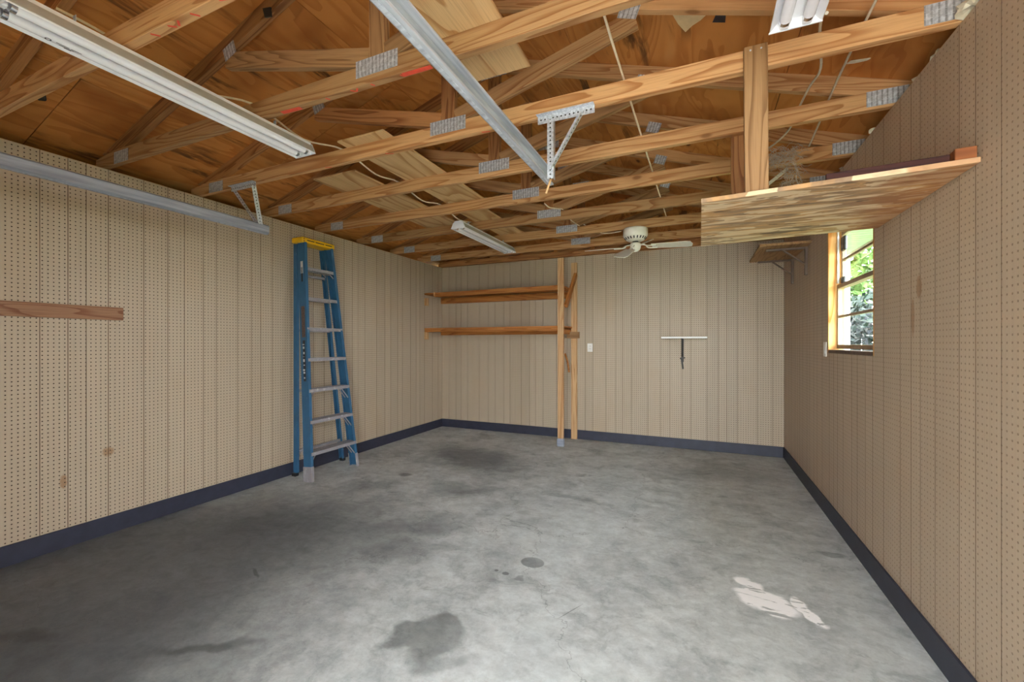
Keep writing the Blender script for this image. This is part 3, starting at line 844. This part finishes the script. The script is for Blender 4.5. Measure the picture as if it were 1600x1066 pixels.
angle_bar('perforated_bar', (-2.985, 2.098, 2.475), (-3.26, 2.098, 2.475), (0, 0, 1), 'perf', h, 0.036)
angle_bar('perforated_bar', (-3.235, 2.10, 2.47), (-3.10, 2.20, 2.21), (0, 1, 0), 'perf', h, 0.034)
angle_bar('perforated_bar', (-3.01, 2.10, 2.47), (-3.085, 2.21, 2.20), (0, 1, 0), 'perf', h, 0.034)

# ------------------------------------------------------------------ ceiling fan
FX, FY = -0.605, 4.565
fan = empty('ceiling_fan', (FX, FY, CB), 'white ceiling fan with four blades mounted under the trusses', 'ceiling fan')
lathe('motor_housing', [(0, 0), (0.118, 0), (0.124, -0.012), (0.124, -0.075), (0.116, -0.088), (0.09, -0.118), (0.06, -0.132), (0, -0.132)], (FX, FY, CB), 'fan_white', fan, 40)
for k in range(20):
    a = 2 * math.pi * k / 20
    r1, r2 = 0.112, 0.094
    beam('vent_slot', (FX + r1 * math.cos(a), FY + r1 * math.sin(a), CB - 0.093), (FX + r2 * math.cos(a), FY + r2 * math.sin(a), CB - 0.114), 0.011, 0.004, 'black', fan, (0, 0, 1), 0)
lathe('hub', [(0, 0), (0.05, 0), (0.055, -0.02), (0.055, -0.045), (0.045, -0.07), (0.025, -0.085), (0, -0.09)], (FX, FY, CB - 0.15), 'fan_white', fan, 28)
lathe('shaft_collar', [(0, 0), (0.03, 0), (0.03, -0.03), (0, -0.03)], (FX, FY, CB - 0.125), 'dark_iron', fan, 20)
yaw0 = math.atan2(292, 663)
for k in range(4):
    a = yaw0 + math.radians(-33) + k * math.pi / 2
    droop = math.radians((-4, 18, 2, -21)[k])
    mw = Matrix.Translation((FX, FY, CB - 0.185)) @ Matrix.Rotation(a, 4, 'Z') @ Matrix.Rotation(-droop, 4, 'Y') @ Matrix.Rotation(math.radians(-12), 4, 'X')
    bm = bmesh.new()
    out = [(0.17, -0.050), (0.50, -0.064), (0.545, -0.052), (0.56, 0.0), (0.545, 0.052), (0.50, 0.064), (0.17, 0.050)]
    lo = [bm.verts.new((x, y, -0.003)) for x, y in out]
    hi = [bm.verts.new((x, y, 0.003)) for x, y in out]
    n = len(out)
    bm.faces.new(lo)
    bm.faces.new(hi[::-1])
    for i in range(n): bm.faces.new((lo[i], hi[i], hi[(i + 1) % n], lo[(i + 1) % n]))
    bl = link('blade', bm_mesh(bm, 'blade'), 'fan_white', fan, mw)
    R3 = lambda x, y, z: tuple(mw @ Vector((x, y, z)))
    tube('blade_iron', [R3(0.04, 0, 0.02), R3(0.10, 0, 0.015), R3(0.13, 0.025, -0.006), R3(0.22, 0.03, -0.006)], 0.007, 'fan_white', bl, 8)
    tube('blade_iron', [R3(0.10, 0, 0.015), R3(0.13, -0.025, -0.006), R3(0.22, -0.03, -0.006)], 0.007, 'fan_white', bl, 8)

# ------------------------------------------------------------------ step ladder
lad = empty('step_ladder', (-3.45, 3.17, 0), 'tall blue fibreglass step ladder with yellow cap, folded and leaning on the pegboard wall', 'ladder')
FL0, FL1 = Vector((-3.355, 2.868, 0.0)), Vector((-3.550, 2.955, 2.31))
FR0, FR1 = Vector((-3.355, 3.470, 0.0)), Vector((-3.550, 3.305, 2.31))
BL0, BL1 = Vector((-3.628, 2.955, 0.0)), Vector((-3.640, 2.965, 2.28))
BR0, BR1 = Vector((-3.628, 3.560, 0.0)), Vector((-3.640, 3.300, 2.28))
def channel(name, p0, p1, depth, flange, mat, open_dir, mat_thick=0.004):
    """C-section rail; its web stands on the outer side, flanges point along open_dir (y)"""
    d, f, th, s = depth / 2, flange, mat_thick, open_dir
    pr = [(-d, 0), (d, 0), (d, f), (d - th, f), (d - th, th), (-d + th, th), (-d + th, f), (-d, f)]
    m, L = frame_from(p0, p1, (0, s, 0))
    return sweep(name, pr, p0, p1, mat, lad, (0, s, 0))
def boot(p0, p1, depth, s, length, rail):
    d = (p1 - p0).normalized()
    return sweep('foot', [(-depth / 2 - 0.003, -0.003), (depth / 2 + 0.003, -0.003), (depth / 2 + 0.003, 0.030), (depth / 2 - 0.006, 0.030), (depth / 2 - 0.006, 0.002), (-depth / 2 + 0.006, 0.002), (-depth / 2 + 0.006, 0.030), (-depth / 2 - 0.003, 0.030)], p0, p0 + d * length, 'alu', rail, (0, s, 0))
rl = channel('front_rail', FL0 + Vector((0, 0, 0.012)), FL1, 0.094, 0.030, 'blue', 1)
rr = channel('front_rail', FR0 + Vector((0, 0, 0.012)), FR1, 0.094, 0.030, 'blue', -1)
bl_ = channel('rear_rail', BL0 + Vector((0, 0, 0.03)), BL1, 0.048, 0.026, 'blue', 1)
br_ = channel('rear_rail', BR0 + Vector((0, 0, 0.03)), BR1, 0.048, 0.026, 'blue', -1)
boot(FL0, FL1, 0.098, 1, 0.14, rl)
boot(FR0, FR1, 0.098, -1, 0.14, rr)
for q, r_ in ((BL0, bl_), (BR0, br_)):
    box('rubber_foot', q.x - 0.027, q.x + 0.027, q.y - 0.022, q.y + 0.022, 0.0, 0.032, 'black', r_, 0.004)
for i in range(7):
    z = 0.272 + 0.2955 * i
    s = z / 2.31
    a, b = FL0.lerp(FL1, s), FR0.lerp(FR1, s)
    cx = a.x + 0.0
    hd = 0.058 - 0.0025 * i
    st = link('tread', None, None, lad, Matrix.Translation((cx, (a.y + b.y) / 2, z)))
    y0, y1 = a.y + 0.004, b.y - 0.004
    box('tread_top', cx - hd, cx + hd, y0, y1, z - 0.004, z, 'tread', st)
    box('tread_lip', cx + hd - 0.004, cx + hd + 0.001, y0, y1, z - 0.030, z + 0.001, 'alu', st)
    box('tread_lip', cx - hd - 0.001, cx - hd + 0.004, y0, y1, z - 0.030, z + 0.001, 'alu', st)
    for k in range(4): box('grip_rib', cx - hd * 0.75 + k * hd * 0.45, cx - hd * 0.75 + 0.005 + k * hd * 0.45, y0, y1, z, z + 0.0015, 'alu', st)
    if i < 3:
        for (yy, dd, rp0, rp1) in ((y0, 1, FL0, FL1), (y1, -1, FR0, FR1)):
            q = rp0.lerp(rp1, (z - 0.135) / 2.31)
            beam('brace', (cx + 0.02, yy + dd * 0.085, z - 0.02), (q.x + 0.02, q.y + dd * 0.008, q.z), 0.012, 0.003, 'alu', st, (1, 0, 0))
            beam('brace', (cx - 0.02, yy + dd * 0.085, z - 0.02), (q.x - 0.02, q.y + dd * 0.008, q.z), 0.012, 0.003, 'alu', st, (1, 0, 0))
for z in (0.235, 0.83, 1.43, 1.985):
    s = z / 2.28
    a, b = BL0.lerp(BL1, s), BR0.lerp(BR1, s)
    beam('rear_bar', (a.x, a.y + 0.004, z), (b.x, b.y - 0.004, z), 0.022, 0.026, 'alu', lad)
for (y_, d_) in ((3.10, 0.10), (3.20, 0.10)):
    beam('spreader', (-3.49, y_ + 0.02, 2.035), (-3.49, y_ + d_, 1.975), 0.004, 0.012, 'alu', lad)
beam('rear_brace', (BL0.x, BL0.y + 0.01, 0.13), (BL0.x, BL0.y + 0.12, 0.31), 0.003, 0.012, 'alu', lad)
# yellow cap
cap = box('top_cap', -3.650, -3.500, 2.930, 3.330, 2.282, 2.335, 'yellow', lad, 0.008)
for a, b in ((2.985, 3.07), (3.085, 3.19), (3.205, 3.29)):
    box('printed_line', -3.5002, -3.4992, a, b, 2.304, 2.313, 'label_dark', cap)
for p in ((2.95, 2.297), (2.95, 2.318)):
    tube('rivet', [(-3.500, p[0], p[1]), (-3.497, p[0], p[1])], 0.006, 'block', cap, 8, False)
def rail_label(z0, z1, wid, mat):
    a, b = FL0.lerp(FL1, z0 / 2.31), FL0.lerp(FL1, z1 / 2.31)
    off = Vector((0.004, -0.002, 0))
    return beam('label', a + off, b + off, wid, 0.002, mat, rl, (0, -1, 0), 0)
rail_label(1.98, 2.10, 0.03, 'label_white')
rail_label(1.90, 2.04, 0.02, 'label_dark')
rail_label(1.36, 1.66, 0.045, 'label_brown')
lb = rail_label(0.94, 1.33, 0.03, 'label_dark')
for k in range(9):
    z = 0.965 + 0.04 * k
    a = FL0.lerp(FL1, z / 2.31)
    box('printed_line', a.x - 0.006 - 0.004 * (k % 3), a.x + 0.010, a.y - 0.0042, a.y - 0.0030, z + (0, 0.008, -0.006, 0.004)[k % 4], z + (0.014, 0.026, 0.010)[k % 3], 'label_white', lb)

# ------------------------------------------------------------------ timber shelving against the back wall
shelf = empty('storage_shelves', (-2.6, 5.4, 0), 'two-tier wooden shelving between the pegboard corner and two upright studs', 'shelving')
PX = -1.600
beam('upright', (PX, 5.168, 0.0), (PX, 5.168, 2.385), 0.075, 0.036, 'pine_pale', shelf, (0, 1, 0))
beam('upright', (PX + 0.045, 5.638, 0.0), (PX + 0.045, 5.638, 2.40), 0.080, 0.038, 'pine_pale', shelf, (0, 1, 0))
box('post_shoe', PX - 0.045, PX + 0.042, 5.147, 5.195, 0.0, 0.10, 'galv_dark', shelf, 0.002)
for z, th in ((2.018, 0.022), (1.505, 0.022)):
    beam('shelf_board', (XL + 0.002, 5.43, z + th / 2), (PX + 0.02, 5.43, z + th / 2), 0.47, th, 'shelf', shelf)
beam('front_rail', (-3.50, 5.182, 2.005), (PX + 0.01, 5.182, 2.012), 0.034, 0.062, 'shelf', shelf)
beam('front_rail', (XL + 0.01, 5.200, 1.493), (PX + 0.01, 5.200, 1.488), 0.020, 0.052, 'shelf', shelf)
beam('rear_ledger', (XL + 0.002, 5.648, 1.965), (PX + 0.0, 5.648, 1.965), 0.038, 0.089, 'shelf', shelf)
beam('rear_ledger', (XL + 0.002, 5.648, 1.465), (PX + 0.0, 5.648, 1.465), 0.038, 0.070, 'shelf', shelf)
box('end_cap', -3.515, -3.495, 5.160, 5.205, 1.985, 2.045, 'pine_pale', shelf, 0.004)
for z in (1.97, 1.47):
    beam('wall_cleat', (XL + 0.020, 5.225, z - 0.11), (XL + 0.020, 5.225, z), 0.06, 0.038, 'redwood' if z < 0 else 'pine_pale', shelf, (1, 0, 0))
beam('diagonal_brace', (PX + 0.055, 5.20, 1.775), (PX + 0.075, 5.60, 2.235), 0.036, 0.06, 'shelf', shelf)
beam('cross_block', (-1.645, 5.598, 1.415), (-1.475, 5.598, 1.415), 0.036, 0.088, 'pine_grey', shelf)
beam('cross_rail', (PX - 0.02, 5.20, 1.46), (PX - 0.02, 5.62, 1.46), 0.036, 0.07, 'shelf', shelf)
tube('split_strip', [(PX + 0.045, 5.20, 1.17), (PX + 0.055, 5.25, 1.10), (PX + 0.05, 5.31, 1.04), (PX + 0.05, 5.36, 0.93)], 0.013, 'shelf', shelf, 6)

# small things on the back wall
ws = empty('wall_shelf', (-0.165, 5.56, 1.36), 'narrow white shelf on one dark bracket on the back pegboard wall', 'shelf')
beam('shelf_board', (-0.42, 5.56, 1.372), (0.09, 5.56, 1.372), 0.21, 0.020, 'switch', ws)
bk = link('bracket', None, None, ws, Matrix.Translation((-0.185, 5.66, 1.2)))
beam('bracket_arm', (-0.185, 5.48, 1.356), (-0.185, 5.668, 1.356), 0.024, 0.010, 'dark_iron', bk)
beam('bracket_leg', (-0.185, 5.660, 1.361), (-0.185, 5.660, 1.07), 0.028, 0.016, 'dark_iron', bk, (0, 1, 0))
beam('bracket_strut', (-0.185, 5.52, 1.35), (-0.185, 5.652, 1.14), 0.016, 0.010, 'dark_iron', bk)
beam('bracket_tail', (-0.195, 5.655, 1.115), (-0.180, 5.660, 0.985), 0.022, 0.014, 'dark_iron', bk, (0, 1, 0))
beam('bracket_clip', (-0.215, 5.652, 1.115), (-0.155, 5.652, 1.125), 0.014, 0.016, 'dark_iron', bk)
sw = empty('wall_outlet', (-1.345, 5.665, 1.19), 'white electrical outlet plate on the back wall beside the wooden upright', 'outlet')
box('cover_plate', -1.380, -1.310, 5.664, 5.670, 1.188, 1.302, 'switch', sw, 0.002)
for z in (1.215, 1.250):
    f = box('receptacle', -1.362, -1.328, 5.661, 5.665, z, z + 0.028, 'switch', sw, 0.003)
    for dx in (-0.007, 0.007): box('slot', -1.345 + dx - 0.0015, -1.345 + dx + 0.0015, 5.6604, 5.6612, z + 0.010, z + 0.020, 'black', f)
rw = empty('wall_outlet', (XR - 0.004, 3.955, 1.2), 'pale outlet plate on the right-hand wall just beside the window sill', 'outlet')
box('cover_plate', XR - 0.006, XR, 3.915, 3.990, 1.200, 1.312, 'switch', rw, 0.002)
for z in (1.222, 1.262): box('receptacle', XR - 0.009, XR - 0.006, 3.935, 3.970, z, z + 0.028, 'switch', rw, 0.002)

# ------------------------------------------------------------------ corner shelf on two brackets
cs_ = empty('bracket_shelf', (XR - 0.2, 4.78, 2.165), 'small wooden shelf on two steel brackets in the far corner beside the window', 'shelf')
beam('shelf_board', (0.692, 4.37, 2.178), (0.692, 5.19, 2.178), 0.39, 0.022, 'pine_grey', cs_)
for yy in (5.15, 4.54):
    b = link('bracket', None, None, cs_, Matrix.Translation((XR, yy, 2.0)))
    beam('bracket_leg', (XR - 0.011, yy, 1.915), (XR - 0.011, yy, 2.166), 0.034, 0.022, 'brown_iron', b, (1, 0, 0))
    beam('bracket_arm', (0.57, yy, 2.157), (XR, yy, 2.157), 0.030, 0.018, 'brown_iron', b)
    beam('bracket_strut', (0.70, yy, 2.152), (XR - 0.015, yy, 2.01), 0.024, 0.012, 'brown_iron', b)

# ------------------------------------------------------------------ plywood shelf hung from the trusses
hs = empty('hanging_shelf', (0.45, 2.5, 1.925), 'large stained plywood shelf hung from the trusses above the window', 'shelf')
HZ0, HZ1 = 1.925, 1.944
crn = [(0.010, 2.066), (XR - 0.002, 1.985), (XR - 0.002, 2.898), (0.012, 2.984)]
o = Vector((0.45, 2.48, HZ0))
bm = bmesh.new()
lo = [bm.verts.new((x - o.x, y - o.y, 0)) for x, y in crn]
hi = [bm.verts.new((x - o.x, y - o.y, HZ1 - HZ0)) for x, y in crn]
bm.faces.new(lo[::-1]); bm.faces.new(hi)
for i in range(4): bm.faces.new((lo[i], lo[(i + 1) % 4], hi[(i + 1) % 4], hi[i]))
bmesh.ops.bevel(bm, geom=list(bm.edges), offset=0.0015, segments=1, affect='EDGES')
link('shelf_board', bm_mesh(bm, 'shelf_board'), 'hang', hs, Matrix.Translation(o))
beam('hanger_post', (0.226, 2.092, HZ1), (0.222, 2.092, 2.575), 0.089, 0.036, 'pine_grey', hs, (0, 1, 0))
beam('hanger_post', (0.215, 2.776, HZ1), (0.215, 2.776, 2.58), 0.089, 0.036, 'pine_dark', hs, (0, 1, 0))
for dx in (-0.02, 0.02): tube('nail', [(0.222 + dx, 2.075, 2.555), (0.222 + dx, 2.072, 2.555)], 0.004, 'galv', hs, 6, False)
st = beam('trim_strip', (0.46, 2.041, HZ1 + 0.0135), (0.815, 2.009, HZ1 + 0.0135), 0.018, 0.026, 'mahogany')
tag(st, 'dark red wooden strip lying along the front of the hanging plywood shelf', 'wood strip')
st = beam('wood_block', (0.828, 2.022, HZ1 + 0.0215), (0.884, 2.017, HZ1 + 0.0215), 0.05, 0.042, 'block')
tag(st, 'short orange-brown block of wood at the wall end of the hanging shelf', 'wood block')

# ------------------------------------------------------------------ boards
lbd = beam('wall_board_strip', (XL + 0.012, 0.3, 1.505), (XL + 0.012, 1.618, 1.505), 0.024, 0.088, 'redwood')
lbd.name = 'mounting_board'
tag(lbd, 'weathered red-brown board fixed flat across the pegboard on the left-hand wall', 'board')
def loose(x0, x1, y0, y1, lab, z=CB + CH + 0.0066):
    b = beam('plywood_offcut', ((x0 + x1) / 2, y0, z), ((x0 + x1) / 2, y1, z), x1 - x0, 0.012, 'loose')
    tag(b, lab, 'plywood', 'loose plywood on the trusses')
loose(-1.02, -0.712, 0.60, 1.835, 'pale plywood board lying on the trusses behind the shiny door track')
loose(-2.115, -1.745, 2.03, 3.40, 'pale plywood offcut lying on the trusses past the end of the long shop light')
loose(-2.77, -2.34, 2.42, 4.10, 'plywood offcut lying on the trusses above the blue ladder')
loose(-2.16, -1.86, 3.50, 4.72, 'plywood strip lying on the trusses above the far shop light')

# ------------------------------------------------------------------ cables
def cable(pts, lab, mat='cable', r=0.0055):
    c = tube('cable', pts, r, mat)
    tag(c, lab, 'cable', 'cables strung over the trusses')
ZC = CB + CH + 0.008
def over(x_of, ks, lo, sag):
    pts = []
    for i, k in enumerate(ks):
        y = TY[k] + CT / 2
        pts.append((x_of(k), y, ZC))
        if i < len(ks) - 1: pts.append((x_of(k + 0.5), y + 0.304, ZC - sag))
    return pts
cable([(-2.30, 0.80, ZC + 0.02)] + over(lambda k: (-2.27, -2.20, -2.17, -2.20, -2.20, -2.22)[int(k)] + (0.01 if k % 1 else 0), [0, 1, 2, 3, 4, 5], 0, 0.055), 'pale cable looping along the trusses past the long shop light')
cable([(-0.36, 1.2, ZC)] + over(lambda k: -0.335 + 0.008 * (k - 2), [1, 2, 3, 4, 5, 6], 0, 0.004), 'long straight pale cable crossing the trusses towards the ceiling fan')
cable([(0.40, 1.76, 2.43), (0.43, 1.95, 2.55), (0.46, 2.131, ZC), (0.515, 2.37, ZC - 0.02), (0.51, 2.55, ZC), (0.502, 2.74, ZC), (0.495, 2.99, ZC - 0.01), (0.44, 3.20, ZC - 0.005), (0.38, 3.30, ZC + 0.005)], 'grey cable leading back from the shop light at the top edge', 'cable_grey')
cable([(0.60, 1.55, ZC), (0.609, 2.0, ZC), (0.612, 2.2, ZC), (0.62, 2.5, ZC), (0.63, 2.74, ZC), (0.645, 3.0, ZC), (0.66, 3.32, ZC)], 'grey cable over the trusses nearest the right-hand wall', 'cable_grey')
cable([(-1.26, 3.58, 2.55), (-1.24, 3.66, 2.535), (-1.20, 3.80, 2.56), (-1.20, 3.95, ZC), (-1.215, 4.25, 2.58), (-1.20, 4.56, ZC)], 'short kinked cable dangling between trusses before the ceiling fan')
cable([(-1.15, 4.55, 2.60), (-0.95, 4.57, 2.4875), (-0.75, 4.57, 2.4875)], 'thin pale wire running along the truss to the ceiling fan', 'cable', 0.004)

# ------------------------------------------------------------------ scraps, fluff and cobweb
def scrap(name, outline, c, nrm, mat, lab, cat, thick=0.002):
    n = Vector(nrm).normalized()
    u = Vector((1, 0, 0)); u = (u - n * u.dot(n)).normalized()
    v = n.cross(u)
    c = Vector(c)
    pts = [c + u * a + v * b for a, b in outline]
    return tag(poly_prism(name, [tuple(p) for p in pts], thick, tuple(n), c, mat), lab, cat)
NR = Vector((-RS, 0, -1)); NLT = Vector((RS, 0, -1))
scrap('torn_paper', [(-0.11, 0.06), (0.09, 0.06), (0.11, 0.08), (0.04, -0.02), (0.0, -0.06), (-0.035, -0.11), (-0.07, -0.05)], (-0.03, 2.29, deck_z(-0.03) - 0.001), NR, 'paper', 'torn cream paper scrap hanging from the roof plywood', 'paper', 0.003)
scrap('felt_patch', [(-0.025, -0.025), (0.035, -0.025), (0.035, 0.03), (-0.01, 0.03)], (0.085, 2.30, deck_z(0.085) - 0.001), NR, 'label_dark', 'small dark felt patch beside the torn paper on the roof plywood', 'felt')
scrap('tar_scrap', [(-0.03, -0.02), (0.0, -0.035), (0.04, -0.01), (0.03, 0.03), (-0.02, 0.025)], (-3.27, 1.07, rafter_z(-3.27) + 0.02), (0.25, -0.6, -1), 'black', 'torn black tar scrap on the rafter by the long shop light end', 'tar scrap', 0.012)
scrap('tar_scrap', [(-0.02, -0.02), (0.02, -0.025), (0.03, 0.015), (-0.02, 0.02)], (-2.06, 1.515, rafter_z(-2.06) + 0.01), (0.1, -1, -0.3), 'black', 'black tar scrap stuck high on the second rafter', 'tar scrap', 0.01)
scrap('tar_scrap', [(-0.03, -0.01), (-0.005, -0.03), (0.03, -0.015), (0.015, 0.01), (0.02, 0.03), (-0.02, 0.02)], (-3.02, 2.17, deck_z(-3.02) - 0.001), NLT, 'black', 'black blot on the roof plywood beyond the triangular track hanger', 'tar scrap')
def tuft(c, r, lab):
    bm = bmesh.new()
    bmesh.ops.create_icosphere(bm, subdivisions=2, radius=r)
    for v in bm.verts: v.co = v.co * (1 + random.uniform(-0.45, 0.55)); v.co.z *= 0.7
    tag(link('insulation_tuft', bm_mesh(bm, 'insulation_tuft'), 'fluff', None, Matrix.Translation(c)), lab, 'insulation', 'insulation along the wall top')
tuft((XR + 0.03, 2.335, WALL_TOP + 0.018), 0.026, 'pale insulation tuft on the wall top just past the nearest full truss end plate')
tuft((XR + 0.02, 2.50, WALL_TOP + 0.012), 0.018, 'small insulation tuft midway between the truss end plates on the wall top')
tuft((XR + 0.02, 3.02, WALL_TOP + 0.012), 0.022, 'insulation tuft on the wall top above the hanging shelf')
tuft((XR + 0.02, 3.60, WALL_TOP + 0.012), 0.02, 'insulation tuft on the wall top low down beside the hanging shelf back')
tuft((XR + 0.01, 2.08, WALL_TOP + 0.03), 0.03, 'insulation lump at the wall top by the upper picture edge')
scrap('lint_scrap', [(-0.04, -0.02), (-0.01, -0.012), (0.035, 0.015), (0.045, 0.03), (0.0, 0.012), (-0.03, 0.0)], (0.712, 2.586, deck_z(0.712) - 0.001), NR, 'fluff', 'pale lint scrap stuck to the roof plywood between the two grey cables and the wall', 'lint', 0.006)
bm = bmesh.new()
rg = random.Random(3)
def strand(pts, r):
    pts = [Vector(p) for p in pts]
    prev = None
    for i, p in enumerate(pts):
        d = (pts[min(i + 1, len(pts) - 1)] - pts[max(i - 1, 0)]).normalized()
        u = d.orthogonal().normalized(); v = d.cross(u)
        ring = [bm.verts.new(p + r * (math.cos(a) * u + math.sin(a) * v)) for a in (0, 2.1, 4.2)]
        if prev:
            for k in range(3): bm.faces.new((prev[k], prev[(k + 1) % 3], ring[(k + 1) % 3], ring[k]))
        prev = ring
for i in range(150):
    low = i % 3 == 0
    p = Vector((rg.uniform(0.04, 0.13), rg.uniform(-0.02, 0.0), rg.uniform(-0.14, 0.0))) if low else Vector((rg.uniform(-0.06, 0.12), rg.uniform(-0.012, -0.003), rg.uniform(0.02, 0.12)))
    pts = [p.copy()]
    for k in range(5):
        p = p + Vector((rg.uniform(-0.03, 0.03), rg.uniform(-0.008, 0.008), rg.uniform(-0.03, 0.02)))
        p.y = min(p.y, -0.003)
        pts.append(p.copy())
    strand(pts, 0.0016)
strand([(0.10, -0.01, 0.0), (0.12, -0.015, -0.06), (0.115, -0.012, -0.11), (0.135, -0.012, -0.17)], 0.004)
strand([(0.11, -0.01, 0.0), (0.13, -0.015, -0.08), (0.15, -0.012, -0.14)], 0.003)
cw = link('cobweb_string', bm_mesh(bm, 'cobweb_string'), 'web', None, Matrix.Translation((0.47, TY[4] - 0.002, CB)))
tag(cw, 'grey tangle of dusty string and cobweb hanging off a truss chord above the shelf', 'cobweb', None, 'stuff')
tag(beam('pipe_offcut', (0.42, 3.39, 2.385), (0.55, 3.39, 2.488), 0.02, 0.02, 'cable_grey'), 'grey stub of conduit poking out under the cobwebbed truss', 'conduit')
bpy.data.objects['pipe_offcut'].name = 'conduit_stub'

# ------------------------------------------------------------------ outside the window
pp = empty('porch_post', (1.56, 6.13, -0.13), 'white square porch post seen through the window', 'post')
box('shaft', 1.515, 1.605, 6.085, 6.175, -0.13, 2.30, 'win_white', pp, 0.004)
box('post_base', 1.50, 1.62, 6.07, 6.19, -0.13, 0.0, 'win_white', pp, 0.004)
fe = empty('garden_fence', (3.2, 9.6, -0.13), 'dark garden fence beyond the window', 'fence')
for i in range(22):
    x = 1.5 + i * 0.16
    beam('fence_board', (x, 9.6, -0.13), (x, 9.6, 1.95 + 0.02 * (i % 3)), 0.145, 0.02, 'fence', fe, (0, 1, 0))
for z in (0.4, 1.5): beam('fence_rail', (1.4, 9.65, z), (5.0, 9.65, z), 0.04, 0.09, 'fence', fe)
def leaves(name, n, c, rad, size, mat, parent, seed):
    rg = random.Random(seed)
    bm = bmesh.new()
    for i in range(n):
        while True:
            d = Vector((rg.uniform(-1, 1), rg.uniform(-1, 1), rg.uniform(-1, 1)))
            if 0.25 < d.length < 1: break
        p = Vector((d.x * rad[0], d.y * rad[1], d.z * rad[2]))
        u = Vector((rg.uniform(-1, 1), rg.uniform(-1, 1), rg.uniform(-1, 1))).normalized()
        v = u.orthogonal().normalized()
        s = size * rg.uniform(0.6, 1.3)
        vs = [bm.verts.new(p + q) for q in (-u * s, v * s * 0.45, u * s, -v * s * 0.45)]
        bm.faces.new(vs)
    return tag(link(name, bm_mesh(bm, name), mat, parent, Matrix.Translation(c)), kind='stuff')
tree = empty('garden_tree', (3.9, 12.0, -0.13), 'leafy light green tree beyond the fence outside the window', 'tree')
tube('trunk', [(3.9, 12.0, -0.13), (3.95, 12.0, 1.5), (3.85, 12.05, 3.2)], 0.12, 'bark', tree, 10)
leaves('foliage', 5200, (3.9, 12.0, 3.6), (2.2, 1.5, 2.1), 0.13, 'leaf', tree, 5)
bush = empty('garden_shrub', (2.75, 8.6, -0.13), 'dark green shrub in front of the garden fence outside the window', 'shrub')
tube('stem', [(2.75, 8.6, -0.13), (2.78, 8.6, 0.8)], 0.03, 'bark', bush, 8)
leaves('foliage', 3000, (2.75, 8.6, 1.05), (0.95, 0.5, 1.15), 0.07, 'leaf_dark', bush, 9)
